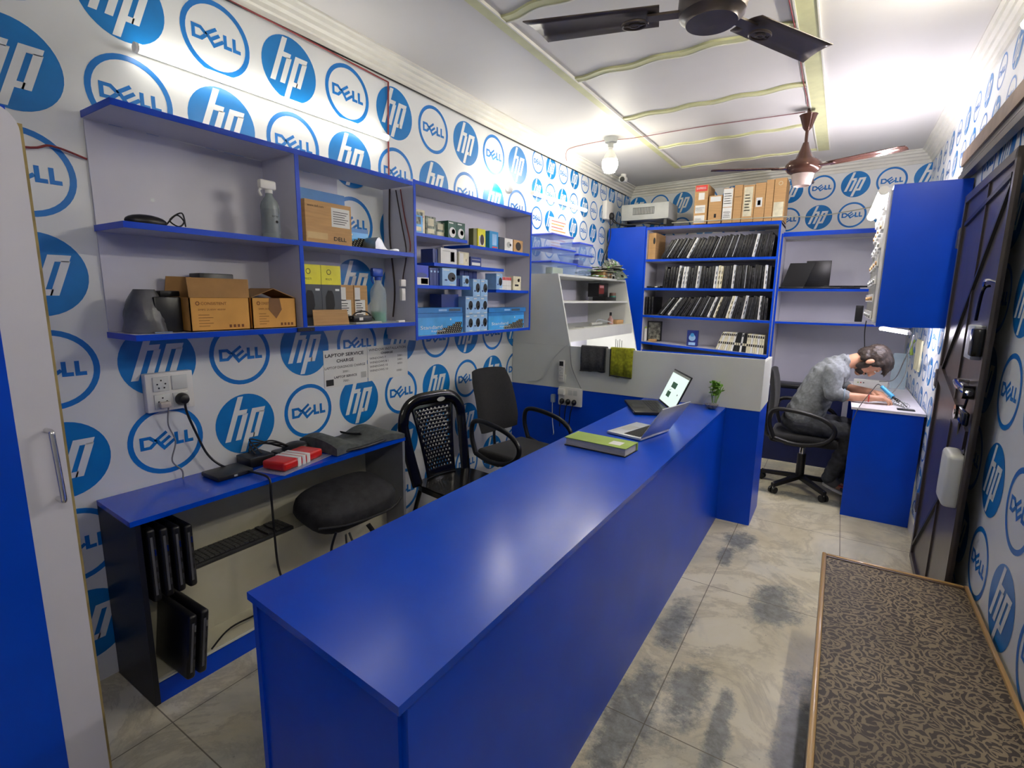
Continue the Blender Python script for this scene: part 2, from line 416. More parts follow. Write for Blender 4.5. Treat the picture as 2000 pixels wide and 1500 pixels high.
# steel door folded back against the right wall
def struct_thing(name, loc):
    t = bpy.data.objects.new(name, None); C.objects.link(t); t.location = loc; t['kind'] = 'structure'; return t
dr = struct_thing('door_1', (.53, 3.75, 0)); dr.rotation_euler = (0, 0, math.radians(-1.0))
# local frame: door runs toward -y, face toward -x
def part(mb, name, parent, label=None, kind=None): return mb.build(name, parent=parent, world=False, label=label, kind=kind)
DW, DH = 1.09, 2.12
mb = MB(); mb.box((-.012, -DW, .02), (.0, 0, DH), steel_b)
for a, b in (((-.024, -.04, .02), (0, 0, DH)), ((-.024, -DW, .02), (0, -DW+.03, DH)), ((-.024, -DW, DH-.04), (0, 0, DH)), ((-.024, -DW, .02), (0, 0, .06)), ((-.02, -.60, .02), (0, -.575, DH))): mb.box(a, b, steel_b)
part(mb, 'door_leaf', dr)
def bar(p, q, wd, m): 
    p, q = Vector(p), Vector(q); d = (q-p).normalized(); s = d.cross(X).normalized()*wd/2; n_ = X*-.012
    mb = MB(); vs = [p-s, q-s, q+s, p+s]; mb.add(vs+[v+n_ for v in vs], [(0,1,2,3),(7,6,5,4),(0,4,5,1),(1,5,6,2),(2,6,7,3),(3,7,4,0)], m); return mb
for p, q, m, wd in (((-.012, -.05, 1.15), (-.012, -DW+.05, 2.0), black, .02), ((-.012, -.05, .12), (-.012, -DW+.05, .95), black, .02), ((-.012, -.04, 1.16), (-.012, -DW+.1, .98), steel_b, .085), ((-.012, -.1, 1.96), (-.012, -DW+.05, 2.03), black, .02)):
    part(bar(p, q, wd, m), 'brace', dr)
mb = MB(); mb.box((-.05, -1.0, 1.32), (-.012, -.86, 1.46), silver, bev=.006); mb.box((-.052, -.99, 1.34), (-.05, -.9, 1.44), lav); mb.box((-.06, -1.07, 1.34), (-.012, -1.01, 1.45), blackg, bev=.006); part(mb, 'lock_box', dr)
mb = MB(); mb.tube([(-.02, -.98, 1.62), (-.04, -.98, 1.6), (-.045, -.97, 1.48)], .006, blackg); mb.tube([(-.02, -1.08, 1.63), (-.045, -1.04, 1.64), (-.04, -.98, 1.62)], .005, chrome); part(mb, 'hook', dr)
mb = MB(); mb.tube([(-.015, -.84, 1.21), (-.06, -.86, 1.215), (-.06, -1.0, 1.2), (-.04, -1.07, 1.19)], .011, chrome); mb.ell((-.045, -.9, 1.2), (.025, .04, .018), chrome); mb.cyl((-.012, -1.03, 1.19), (-.06, -1.03, 1.19), .028, blackg); part(mb, 'door_handle', dr, 'chrome lever handle')
mb = MB(); mb.tube([(-.02, -.93, 1.18), (-.03, -.9, 1.05), (-.02, -.84, .97)], .005, blackg); part(mb, 'chain', dr)
mb = MB(); mb.box((-.05, -1.08, 1.055), (-.03, -.88, 1.115), blackg, bev=.01); mb.cyl((-.055, -.9, 1.085), (-.028, -.9, 1.085), .032, blackg); mb.cyl((-.058, -.9, 1.085), (-.054, -.9, 1.085), .012, chrome); part(mb, 'hasp', dr)
mb = MB(); mb.box((-.075, -1.07, .70), (-.012, -.90, .93), cream, bev=.02); part(mb, 'letter_tray', dr, 'off-white plastic tray')
for z in (1.12, .36, 1.9):
    mb = MB(); mb.box((-.03, .005, z-.05), (.0, .055, z+.05), steel_b, bev=.004); mb.cyl((-.02, .0, z-.055), (-.02, .0, z+.055), .009, steel_b); part(mb, 'hinge', dr)

# ------------------------------------------------------------------ near cabinet at the left edge
t = thing('tall_cabinet', 'tall blue cabinet with a white edge strip and chrome handle at the left edge', 'cabinet', (-1.85, -.1, 0))
mb = MB(); mb.box((-2.3, -1.15, 0), (-1.515, .385, 1.93), blue); mb.build('body', t)
mb = MB()
pts = []
for k in range(9): a = PI/2*k/8; pts.append((.4-.05+.05*math.sin(a), 1.93-.05+.05*math.cos(a)))
mb.prism([(-1.1, 0), (.4, 0)]+[(y, z) for y, z in reversed(pts)]+[(-1.1, 1.93)], (-1.515, 0, 0), Y, Z, .014, lav); mb.build('door', t)
dcab = bpy.data.objects['door']
mb = MB(); mb.prism([(-1.1, 0), (.322, 0), (.322, 1.66), (-1.1, 1.66)], (-1.5008, 0, 0), Y, Z, .0012, blue); mb.build('blue_panel', dcab)
mb = MB(); mb.tube([(-1.50, .372, 1.235), (-1.47, .372, 1.235), (-1.465, .372, 1.215), (-1.465, .376, 1.09), (-1.47, .376, 1.07), (-1.50, .376, 1.07)], .006, chrome, n=10); mb.build('handle', dcab, label='chrome bow handle')
mb = MB(); mb.box((-1.53, .385, 0), (-1.512, .408, 1.90), mat('raw_board_edge', (150, 132, 84), .8, var=.15, scale=20)); mb.build('board_edge', t)

# ------------------------------------------------------------------ reception counter
t = thing('reception_counter', 'long glossy blue reception counter running down the middle of the shop', 'counter', (-.89, 2.1, 0))
mb = MB(); zc = .817
mb.prism([(-1.172, .62), (-.598, .57), (-.598, 3.685), (-1.172, 3.685)], (0, 0, zc-.02), X, Y, .02, blue_top); mb.build('worktop', t)
mb = MB(); mb.prism([(-.622, .60), (-.604, .598), (-.604, 3.685), (-.622, 3.685)], (0, 0, 0), X, Y, zc-.0205, blue); mb.build('front_panel', t)
mb = MB(); mb.prism([(-1.15, .635), (-.6225, .59), (-.6225, .61), (-1.15, .655)], (0, 0, 0), X, Y, zc-.0205, blue); mb.build('end_panel', t)
mb = MB(); mb.prism([(-1.168, .63), (-1.15, .63), (-1.15, 3.685), (-1.168, 3.685)], (0, 0, 0), X, Y, zc-.0205, blue); mb.build('rear_panel', t)

# ------------------------------------------------------------------ partition with work table behind
t = thing('partition_desk', 'low partition, blue below and cream above, screening the work table behind the counter', 'partition', (-1.3, 3.9, 0))
mb = MB(); mb.box((-2.355, 3.69, 0), (-.387, 3.708, .8145), blue); mb.box((-.403, 3.708, 0), (-.387, 4.1, .8145), blue); mb.build('lower_panel', t)
mb = MB(); mb.box((-2.355, 3.686, .8155), (-.385, 3.708, 1.165), cream); mb.box((-.407, 3.708, .8155), (-.385, 4.12, 1.145), cream); mb.build('upper_panel', t)
mb = MB(); mb.box((-2.355, 3.709, .78), (-.408, 4.3, .805), lav); mb.box((-2.355, 4.3, .78), (-1.7, 5.3, .805), lav); mb.build('work_surface', t)
mb = MB(); mb.box((-1.72, 4.3, 0), (-1.70, 5.3, .779), lav); mb.box((-2.355, 5.28, 0), (-1.721, 5.3, .779), lav); mb.build('support', t)
# hutch above it
t = thing('hutch_shelf', 'cream slant-sided shelf unit standing on the partition against the left wall', 'shelf unit', (-2.1, 4.4, .81))
def slant(y0, zb):
    f = lambda z: -1.936+(1.74-z)*(.125/.559)
    mb = MB(); mb.prism([(-2.355, zb), (f(zb), zb), (f(1.74), 1.74), (-2.355, 1.74)], (0, y0+.018, 0), X, Z, .018, cream); return mb
slant(3.69, 1.166).build('side_panel', t); slant(5.2, .806).build('side_panel', t)
for z, xf, m in ((1.722, -1.94, cream), (1.505, -1.90, cream), (1.272, -1.85, cream)):
    mb = MB(); mb.box((-2.355, 3.709, z), (xf, 5.199, z+.018), m); mb.build('shelf', t)
mb = MB(); mb.box((-1.849, 3.709, 1.19), (-1.835, 5.199, 1.289), cream); mb.build('fascia', t)
mb = MB(); mb.box((-2.355, 3.709, .806), (-2.345, 5.199, 1.721), lav); mb.build('back_panel', t)
t2 = thing('under_shelf_light', 'white strip light glowing under the lowest shelf of the cream hutch', 'light', (-2.2, 4.3, 1.25))
mb = MB(); mb.box((-2.33, 3.9, 1.235), (-2.29, 4.9, 1.262), hutch_m, bev=.006); mb.build('diffuser', t2)
mb = MB(); mb.box((-2.335, 3.88, 1.262), (-2.285, 4.92, 1.271), white); mb.build('housing', t2)

# ------------------------------------------------------------------ low bench cabinet along left wall
t = thing('low_cabinet', 'low blue-topped open cabinet under the wall shelves on the left', 'cabinet', (-2.2, 1.36, 0))
darkb = mat('dark_laminate', (22, 24, 34), .4, var=.06); pm = mat('cream_marble_slab', (196, 192, 168), .4, var=.06, scale=3)
mb = MB(); mb.prism([(-2.355, .70), (-2.025, .685), (-2.025, 2.04), (-2.355, 2.045)], (0, 0, .73), X, Y, .02, blue_top); mb.build('top', t)
mb = MB(); mb.box((-2.355, .70, 0), (-2.03, .718, .729), darkb); mb.build('side_panel', t)
mb = MB(); mb.box((-2.355, 2.02, 0), (-2.03, 2.038, .729), mat('grey_laminate', (120, 122, 128), .5, var=.04)); mb.build('side_panel', t)
mb = MB(); mb.box((-2.355, .719, .38), (-2.17, 2.019, .40), pm); mb.build('shelf', t)
mb = MB(); mb.box((-2.19, .719, .10), (-2.175, 2.019, .379), pm); mb.build('riser', t)
mb = MB(); mb.box((-2.174, .719, .085), (-2.035, 2.019, .105), pm); mb.box((-2.035, .719, .09), (-2.028, 2.019, .097), cream); mb.build('lower_shelf', t)
mb = MB(); mb.box((-2.05, .719, 0), (-2.032, 2.019, .084), blue); mb.build('plinth', t)
mb = MB(); mb.box((-2.355, .719, .4005), (-2.345, 2.019, .729), pm); mb.build('back_panel', t)

# ------------------------------------------------------------------ wall shelves
t = thing('wall_shelf', 'wide open wall shelf with blue-edged boards above the low cabinet', 'shelf', (-2.23, 1.5, 1.37))
def board(parent, y0, y1, z, x0=-2.35, x1=-2.105, th=.022, cut=0, m=lav):
    mb = MB()
    poly = [(x0, y0), (x1, y0+cut), (x1, y1), (x0, y1)]
    mb.prism(poly, (0, 0, z), X, Y, th, m)
    e = [(x1, y0+cut), (x1+.003, y0+cut), (x1+.003, y1), (x1, y1)]
    mb.prism(e, (0, 0, z), X, Y, th, blue)
    if cut is not None:
        mb.prism([(x0, y0-.003), (x1+.003, y0+cut-.003), (x1+.003, y0+cut), (x0, y0)], (0, 0, z), X, Y, th, blue)
    return mb.build('board', parent)
for z in (2.16, 1.768, 1.375): board(t, .80, 2.22, z)
mb = MB(); mb.box((-2.358, .805, 1.398), (-2.35, 1.9, 2.159), lav); mb.build('back_panel', t)
for z0, z1 in ((1.3975, 1.7675), (1.7905, 2.1595)):
    mb = MB(); mb.box((-2.35, 1.475, z0), (-2.105, 1.495, z1), lav); mb.box((-2.105, 1.475, z0), (-2.101, 1.495, z1), blue); mb.build('divider', t)
mb = MB(); mb.box((-2.101, 1.44, 1.378), (-2.096, 1.53, 1.395), black); mb.cyl((-2.096, 1.455, 1.386), (-2.093, 1.455, 1.386), .004, chrome); mb.cyl((-2.096, 1.51, 1.386), (-2.093, 1.51, 1.386), .004, chrome); mb.build('bracket', t)
for y, z in ((1.0, 1.91), (1.0, 1.60)):
    mb = MB(); mb.disc(y, z, .008, (-2.35, 0, 0), Y, Z, silver, .001); mb.build('screw_cap', t)
t = thing('display_shelf', 'deep wall display shelf of stepped boards, right of the wide wall shelf', 'shelf', (-2.23, 2.9, 1.29))
XF = -2.115
mb = MB(); mb.box((-2.358, 2.235, 1.31), (-2.35, 3.56, 2.19), lav); mb.build('back_panel', t)
for y in (2.235, 3.545):
    mb = MB(); mb.box((-2.35, y, 1.285), (XF, y+.018, 2.2), lav); mb.box((XF, y, 1.285), (XF+.004, y+.018, 2.2), blue); mb.build('side_panel', t)
for y0, y1, z, x1 in ((2.254, 3.544, 2.178, XF), (2.254, 3.544, 1.288, XF), (2.254, 2.76, 1.895, XF-.02), (2.78, 3.544, 1.868, XF-.01), (2.43, 3.2, 1.732, XF-.02), (2.254, 2.78, 1.593, XF-.01), (3.09, 3.544, 1.58, XF-.01)):
    board(t, y0, y1, z, x1=x1, th=.020)

# ------------------------------------------------------------------ tall bookcase at the back
t = thing('tall_bookcase', 'tall blue bookcase packed with laptops against the back wall', 'bookcase', (-1.2, 5.8, 0))
TB = 6.02
mb = MB(); mb.box((-2.30, 5.585, 0), (-1.875, 5.60, 2.325), blue); mb.box((-1.891, 5.601, 0), (-1.875, TB, 2.325), blue); mb.box((-2.3, 5.601, 2.31), (-1.892, TB, 2.325), blue); mb.build('column_panel', t)
for xa, xb in ((-1.874, -1.858), (-.578, -.56)):
    mb = MB(); mb.box((xa, 5.601, 0), (xb, TB, 2.29), lav); mb.box((xa, 5.596, 0), (xb, 5.6005, 2.29), blue); mb.build('side_panel', t)
mb = MB(); mb.box((-1.857, TB-.01, .8), (-.579, TB, 2.265), lav); mb.build('back_panel', t)
def xboard(parent, x0, x1, y0, y1, zl, zr, th=.024, name='shelf'):
    mb = MB(); mb.prism([(x0, zl-th), (x1, zr-th), (x1, zr), (x0, zl)], (0, y1, 0), X, Z, y1-y0-.004, lav)
    mb.prism([(x0, zl-th), (x1, zr-th), (x1, zr), (x0, zl)], (0, y0+.0035, 0), X, Z, .004, blue); return mb.build(name, parent)
SH = [(1.975, 1.968), (1.668, 1.66), (1.372, 1.352), (1.075, 1.01)]
xboard(t, -1.874, -.56, 5.60, TB, 2.315, 2.30, .03, 'top_board')
for a, b in SH: xboard(t, -1.857, -.579, 5.60, TB-.011, a, b)
mb = MB(); mb.box((-1.857, 5.63, .0), (-.579, 5.64, .98), blue); mb.build('lower_panel', t)
# laptops, one by one
def laptop_mesh(name, body, edge, hgt, th, details):
    mb = MB(); mb.box((-th/2, 0, 0), (th/2, .33, hgt), body, bev=.005)
    if edge: mb.box((-th/2+.003, -.0012, .006), (-th/2+.003+details, .004, hgt-.006), edge)
    for k in range(3): mb.box((th*.1, -.001, hgt*(.2+.22*k)), (th*.3, .002, hgt*(.2+.22*k)+.03), blackg if body is not black else mat('port_grey', (60, 60, 64), .4))
    return mb.build(name)
dk = mat('charcoal_laptop_case', (34, 34, 37), .35, var=.1)
LT = [('b', black, None, .235, .028, 0), ('b', dk, None, .22, .026, 0), ('b', black, mat('dull_grey_trim', (90, 90, 94), .4), .24, .03, .003), ('s', black, silver, .235, .029, .006), ('s', silver, white, .24, .026, .009), ('c', mat('cream_laptop_case', (214, 206, 170), .4), white, .235, .026, .007)]
protos = []
def lap(i, x, z, lean, label, grp, dz=0, hs=1):
    kind, body, edge, h, th, d = LT[i]
    if len(protos) <= i or protos[i] is None:
        while len(protos) <= i: protos.append(None)
        o = laptop_mesh('laptop', body, edge, h, th, d); o.location = (0, 0, 0); protos[i] = o.data
        # re-centre the mesh on its own lower front edge
        xs = [v.co.x for v in o.data.vertices]; mn = min(v.co.z for v in o.data.vertices)
    else:
        o = bpy.data.objects.new('laptop', protos[i]); C.objects.link(o)
    o.rotation_euler = (0, lean, 0); o.scale = (1, 1, hs)
    o.location = (x, 5.80+random.uniform(-.012, .012), z + math.sin(abs(lean))*th/2 + .001)
    return tag(o, label, 'laptop', grp)
rows = [('top', 0, [0,0,3,2,0,3,1,0,4,0,0,1,2,0,0,1,3,0,0,2,3,0,3,0,1,0,0,2,4,0,1,0,2,1], -1.70, .56, .10),
        ('second', 1, [0,1,0,0,0,4,1,4,4,0,1,2,4,3,0,1,0,0,4,5,5,0,2,0,4,0,2,0,3,0,1,2,0,1,4], -1.66, .12, .0),
        ('third', 2, [0,3,0,4,0,2,0,1,2,0,3,0,2,3,0,4,0,5,0,2,0,5,4,0,1,0,4,3,0,2,0,4,0,1,2], -1.70, .66, .0)]
ORD = 'first second third fourth fifth sixth seventh eighth ninth tenth eleventh twelfth thirteenth fourteenth fifteenth sixteenth seventeenth eighteenth nineteenth twentieth'.split()
def ordinal(i): return ORD[i] if i < 20 else ('twenty-'+ORD[i-20] if i < 29 else 'thirtieth' if i == 29 else 'thirty-'+ORD[i-30] if i < 39 else 'fortieth' if i == 39 else 'forty-'+ORD[i-40])
names = {0: 'black', 1: 'charcoal', 2: 'grey-trimmed black', 3: 'silver-edged black', 4: 'silver', 5: 'cream'}
for rn, si, seq, x0, l0, l1 in rows:
    x = x0; n_ = len(seq); i = 0
    while x < -.615:
        k = seq[i % n_]; t_ = min(1, (x-x0)/(-.62-x0)); lean = l0+(l1-l0)*t_**1.1; lean = max(0.0, lean+random.uniform(-.015, .0))
        h, th = LT[k][3], LT[k][4]
        if x+h*math.sin(lean)+th > -.582:
            lean = max(0, math.asin(max(0, min(.9, (-.585-x-th)/h))))
            if lean <= 0 and x+th/2 > -.59: break
        zz = SH[si][0]+(SH[si][1]-SH[si][0])*((x+1.857)/1.28)
        lap(k, x, zz, lean, '%s laptop standing on edge, %s from the left in the bookcase\'s %s row' % (names[k], ordinal(i), rn), 'laptops standing on edge in the %s row' % rn, hs=random.uniform(.93, 1.0))
        x += (th+.002)/max(.72, math.cos(lean)); i += 1
for k in range(3):
    lap(0, -1.835+.032*k, 1.372, 0, 'short upright black laptop, %s from the cabinet side, left end of third row' % ORD[k], 'short black laptops at the left end of the third row', hs=.85)
# slim cases on the lowest shelf
slim_c = mat('cream_slim_case', (214, 208, 178), .5, var=.1, scale=20); slim_w = mat('white_slim_case', (222, 222, 218), .5, var=.05)
x = -1.06
for i in range(22):
    m, nm = ((slim_c, 'cream'), (slim_w, 'white'), (slim_c, 'cream'))[i % 3] if not 8 <= i < 14 else ((black, 'black') if i != 11 else (slim_w, 'white'))
    lean = max(.0, .34-.022*i); mb = MB(); mb.box((-.009, 0, 0), (.009, .14, .19), m)
    for q in range(4): mb.box((-.006, -.0008, .02+.045*q), (.006, 0, .045+.045*q), ink if q % 2 and m is not black else slim_c if m is black and q == 1 else m)
    o = mb.build('slim_case'); zz = SH[3][0]+(SH[3][1]-SH[3][0])*((x+1.857)/1.28)
    o.location = (x, 5.70, zz+math.sin(lean)*.009+.001); o.rotation_euler = (0, lean, 0)
    tag(o, '%s thin case, %s from the left in the row on the lowest bookcase shelf' % (nm, ordinal(i)), 'case', 'thin cases on the lowest shelf')
    x += .0205/max(.9, math.cos(lean))
    if x > -.60: break
# small things on the lowest shelf
mb = MB(); mb.box((-1.375, 5.66, 1.052), (-1.265, 5.71, 1.22), mat('dark_blue_print', (20, 40, 120), .4)); o_ = (-1.375, 5.66, 1.052)
mb.disc(.055, .09, .035, o_, X, Z, pale); mb.disc(.055, .12, .02, o_, X, Z, keyb, .0012); mb.rect(.02, .01, .09, .04, o_, X, Z, pale)
mb.build('gift_box', label='small dark blue patterned box alone in the middle of the lowest shelf', cat='box')
t = thing('picture_frame', 'black framed picture leaning at the left end of the lowest shelf', 'picture frame', (-1.79, 5.8, 1.076))
mb = MB(); mb.box((-1.85, 5.78, 1.076), (-1.69, 5.80, 1.30), black); mb.build('frame', t)
mb = MB(); mb.rect(-1.84, 1.09, -1.705, 1.285, (0, 5.78, 0), X, Z, mat('greyish_print', (130, 130, 116), .5, var=.5, scale=30), .001); mb.build('picture', t)
mb = MB(); mb.cyl((-1.835, 5.66, 1.076), (-1.835, 5.66, 1.22), .015, slim_w); mb.cyl((-1.835, 5.66, 1.2205), (-1.835, 5.66, 1.24), .011, green); mb.build('glue_tube', label='slim white tube with green cap in front of the black picture frame', cat='tube')
mb = MB(); mb.box((-1.80, 5.66, 1.072), (-1.72, 5.73, 1.10), card, bev=.004); mb.build('small_packet', label='small brown packet lying below the picture frame', cat='packet')
mb = MB(); mb.box((-1.853, 5.64, 1.976), (-1.80, 5.97, 2.255), card); mb.box((-1.799, 5.62, 1.976), (-1.765, 5.97, 2.255), card)
mb.disc(-1.782, 2.17, .012, (0, 5.62, 0), X, Z, ink, .001, ry=.035)
mb.build('file_box', label='plain brown box with a finger hole at left end of the top row', cat='box')
mb = MB(); mb.box((-1.85, 5.66, 1.671), (-1.70, 5.85, 1.69), black, bev=.005); mb.box((-1.76, 5.658, 1.676), (-1.73, 5.662, 1.686), white); mb.build('power_adapter', label='black power adapter lying left of the second laptop row', cat='adapter')
# boxes on the bookcase
U_, W_ = X, Z
def carton(name, x0, x1, z0, z1, y, dep, m, decals, label, group=None):
    mb = MB(); mb.box((x0, y, z0), (x1, y+dep, z1), m); o_ = (x0, y, z0); w_, h_ = x1-x0, z1-z0
    for d in decals:
        if d[0] == 'r': mb.rect(d[1]*w_, d[2]*h_, d[3]*w_, d[4]*h_, o_, X, Z, d[5])
        if d[0] == 't': mb.text(d[1], d[2]*w_, d[3]*h_, d[4], o_, X, Z, d[5], h=.0014, width=d[6]*w_)
    return mb.build(name, label=label, cat='box', group=group)
redpr = mat('red_label', (214, 40, 34), .4)
def lines(x0, x1, y0, y1, n): return [('r', x0, y0+(y1-y0)*k/n, x1-(k % 3)*.06, y0+(y1-y0)*(k+.3)/n, ink) for k in range(n)]
carton('carton', -1.385, -1.255, 2.318, 2.70, 5.61, .3, card, [('r', .05, .84, .93, .99, redpr), ('t', 'EXPRESS', .12, .89, .03, whitep, .7), ('r', .3, .62, .75, .80, paper), ('r', .1, .28, .85, .48, paper), ('r', .05, .03, .85, .22, paper)]+lines(.15, .75, .31, .44, 4)+lines(.12, .7, .06, .16, 3), 'brown carton with a red label reading EXPRESS, leftmost on the bookcase')
carton('carton', -1.24, -1.115, 2.315, 2.585, 5.61, .3, card, [('r', .1, .78, .9, .96, paper), ('r', .45, .2, .62, .34, ink)], 'short brown carton with a paper strip on top, second from left on bookcase')
carton('carton', -1.105, -1.01, 2.312, 2.645, 5.61, .3, card, [('r', .0, .46, .92, .98, paper), ('r', .0, .1, .92, .44, paper)]+lines(.1, .8, .55, .9, 5)+lines(.1, .8, .15, .35, 4), 'brown carton almost covered by two white labels, third on bookcase')
carton('carton', -1.005, -.93, 2.311, 2.665, 5.61, .3, card, [('r', .1, .68, .9, .69, ink)], 'narrow plain brown carton just right of the white-labelled carton')
carton('carton', -.925, -.82, 2.31, 2.655, 5.61, .3, card, [('r', .1, .15, .85, .95, slim_c)]+lines(.2, .7, .3, .8, 6), 'brown carton with one tall cream label in the middle of the row')
carton('carton', -.815, -.725, 2.308, 2.665, 5.61, .3, card, [('r', .15, .38, .75, .62, paper), ('r', .3, .42, .6, .55, vnavy)], 'brown carton with one small square white and blue label')
carton('carton', -.72, -.655, 2.306, 2.685, 5.61, .3, card, [], 'narrow unmarked brown carton, second from the right on bookcase')
mb = MB(); mb.box((-.65, 5.61, 2.304), (-.55, 5.91, 2.69), card); o_ = (-.65, 5.61, 2.304); mb.disc(.05, .34, .018, o_, X, Z, slim_c, r_in=.014); mb.rect(.005, .03, .09, .17, o_, X, Z, slim_c)
mb.build('carton', label='brown carton with a cream label low down, rightmost on bookcase', cat='box')
# UPS box over the column
t = thing('inverter_unit', 'grey metal electrical unit with a louvred window above the blue column', 'electrical unit', (-1.9, 5.75, 2.4))
gm = mat('grey_enamel', (176, 178, 172), .45, var=.03)
mb = MB(); mb.box((-2.17, 5.61, 2.40), (-1.645, 5.95, 2.57), gm, bev=.006); mb.build('case', t)
mb = MB(); mb.rect(-2.04, 2.455, -1.80, 2.53, (0, 5.61, 0), X, Z, mat('dark_grille', (70, 72, 70), .5), .001)
for k in range(14): mb.box((-2.035+.017*k, 5.606, 2.46), (-2.028+.017*k, 5.609, 2.525), gm)
mb.build('grille', t)
for x in (-2.14, -1.70): mb = MB(); mb.box((x, 5.64, 2.3265), (x+.03, 5.93, 2.3995), black); mb.build('foot', t)
# wall box and cables at the corner
t = thing('wall_socket_box', 'white switch box with a black plug in the far left corner', 'socket', (-2.25, 5.62, 2.45))
mb = MB(); mb.box((-2.355, 5.50, 2.42), (-2.30, 5.70, 2.62), white, bev=.008); mb.build('box', t)
mb = MB(); mb.ell((-2.28, 5.60, 2.46), (.03, .03, .04), black); mb.build('plug', t)
def cable(name, pts, r, m, label, cat='cable', group=None):  # one cable, one object
    mb = MB(); mb.tube(pts, r, m, n=6); return mb.build(name, label=label, cat=cat, group=group)
cable('cable', [(-2.27, 5.58, 2.43), (-2.2, 5.55, 2.37), (-2.0, 5.56, 2.345), (-1.85, 5.57, 2.36), (-1.72, 5.6, 2.34)], .007, rubber, 'dark cable under the electrical unit, ending nearer the blue column', group='dark cables under the electrical unit')
cable('cable', [(-2.27, 5.62, 2.43), (-2.15, 5.60, 2.35), (-1.95, 5.60, 2.37), (-1.8, 5.62, 2.345), (-1.6, 5.64, 2.33)], .006, rubber, 'dark cable under the electrical unit reaching right toward the cartons', group='dark cables under the electrical unit')
cable('cable', [(-2.28, 5.56, 2.42), (-2.26, 5.53, 2.2), (-2.33, 5.5, 1.95), (-2.30, 5.5, 1.78)], .006, rubber, 'dark cable hanging down the corner beside the blue column')
cable('cable', [(-1.6, 5.598, 2.345), (-.6, 5.595, 2.335), (-.3, 5.9, 2.36), (.1, 6.0, 2.42), (.13, 5.6, 2.38)], .005, mat('pale_cable', (170, 170, 150), .5), 'pale cable strung along the top of the back shelves')

# ------------------------------------------------------------------ open shelves at the back right
t = thing('open_back_shelf', 'open lavender shelf unit with blue edges left of the overhead cabinet', 'shelf unit', (0, 5.9, 0))
TB2 = 6.06
mb = MB(); mb.box((-.555, TB2-.012, .0), (.545, TB2, 2.15), lav); mb.build('back_panel', t)
mb = MB(); mb.box((-.558, 5.70, 0), (-.542, TB2-.013, 2.19), lav); mb.box((-.558, 5.695, 0), (-.542, 5.6995, 2.19), blue); mb.build('side_panel', t)
xboard(t, -.541, .545, 5.70, TB2-.013, 2.20, 2.20, .04, 'top_board')
xboard(t, -.541, .545, 5.70, TB2-.013, 1.665, 1.665); xboard(t, -.541, .545, 5.70, TB2-.013, 1.345, 1.345, .02)
def open_lap(x, y, z, wd, dep, hgt, tilt, rz, label, nm='laptop'):
    t = thing(nm, label, 'laptop', (x, y, z), rz)
    mb = MB(); mb.box((-wd/2, -dep/2, 0), (wd/2, dep/2, .02), black, bev=.004); mb.build('base', t, world=False)
    mb = MB(); M = Matrix.Translation((0, dep/2, .022)) @ Matrix.Rotation(tilt, 4, 'X'); mb.box((-wd/2, 0, 0), (wd/2, .009, hgt), dk, M=M, bev=.003); mb.build('screen', t, world=False); return t
t = thing('laptop', 'dark laptop leaning open at left on the open back shelf', 'laptop', (-.44, 5.86, 1.666), 0)
mb = MB(); mb.prism([(-.10, 0), (.10, 0), (.185, .25), (-.03, .25)], (0, 0, .0), X, Z, .015, black); mb.build('screen', t, world=False)
mb = MB(); mb.box((-.10, -.13, 0), (.12, -.02, .018), black, bev=.004); mb.build('base', t, world=False)
t = thing('laptop', 'dark laptop with its square screen upright in the middle of the open back shelf', 'laptop', (-.22, 5.86, 1.666), 0)
mb = MB(); mb.box((-.11, 0, .02), (.10, .012, .27), dk, bev=.004); mb.build('screen', t, world=False)
mb = MB(); mb.box((-.11, -.14, 0), (.12, -.01, .018), black, bev=.004); mb.build('base', t, world=False)
for k, (xx, zz, rr, lb) in enumerate(((.0, 1.666, .15, 'black thin slab lying flat at the bottom of the pile on the open shelf'), (-.03, 1.682, -.2, 'black thin slab lying flat on top of the pile on the open shelf'), (.07, 1.682, .35, 'thin dark panel at the right of the flat pile on the open shelf'))):
    mb = MB(); mb.box((-.12, -.07, 0), (.12, .07, .012), black, bev=.003); o = mb.build('dark_slab', label=lb, cat='panel'); o.location = (xx, 5.78, zz+.0005); o.rotation_euler = (0, 0, rr)

# ------------------------------------------------------------------ overhead cabinet
t = thing('overhead_cabinet', 'large blue overhead wall cabinet hanging above the repair desk', 'cabinet', (.37, 4.4, 1.38))
mb = MB(); mb.box((.192, 3.9, 1.40), (.552, 3.918, 2.24), blue); mb.build('side_panel', t)
mb = MB(); mb.box((.192, 3.9185, 2.222), (.552, 5.0, 2.24), lav); mb.build('top', t)
mb = MB(); mb.box((.192, 3.9185, 1.40), (.552, 5.0, 1.418), lav); mb.build('bottom', t)
mb = MB(); mb.box((.54, 3.9185, 1.4185), (.552, 5.0, 2.2215), lav); mb.build('back_panel', t)
mb = MB(); mb.box((.192, 4.985, 1.4185), (.539, 5.0, 2.2215), lav); mb.build('far_panel', t)
t = thing('parts_rack', 'white rack of small parts trays filling the open side of the overhead cabinet', 'rack', (.2, 4.5, 1.42))
mb = MB()
for y in (3.93, 4.2, 4.46, 4.72, 4.96): mb.box((.17, y, 1.425), (.35, y+.012, 2.215), white)
mb.build('frame', t)
for k in range(7):
    mb = MB(); z = 1.44+.11*k
    for y in (3.945, 4.215, 4.475, 4.735):
        mb.box((.165, y, z), (.34, y+.22, z+.006), cream); mb.box((.158, y, z), (.165, y+.22, z+.05), white)
        mb.cyl((.15, y+.05, z+.02), (.158, y+.05, z+.02), .012, card if k % 2 else gm)
    mb.build('tray', t)
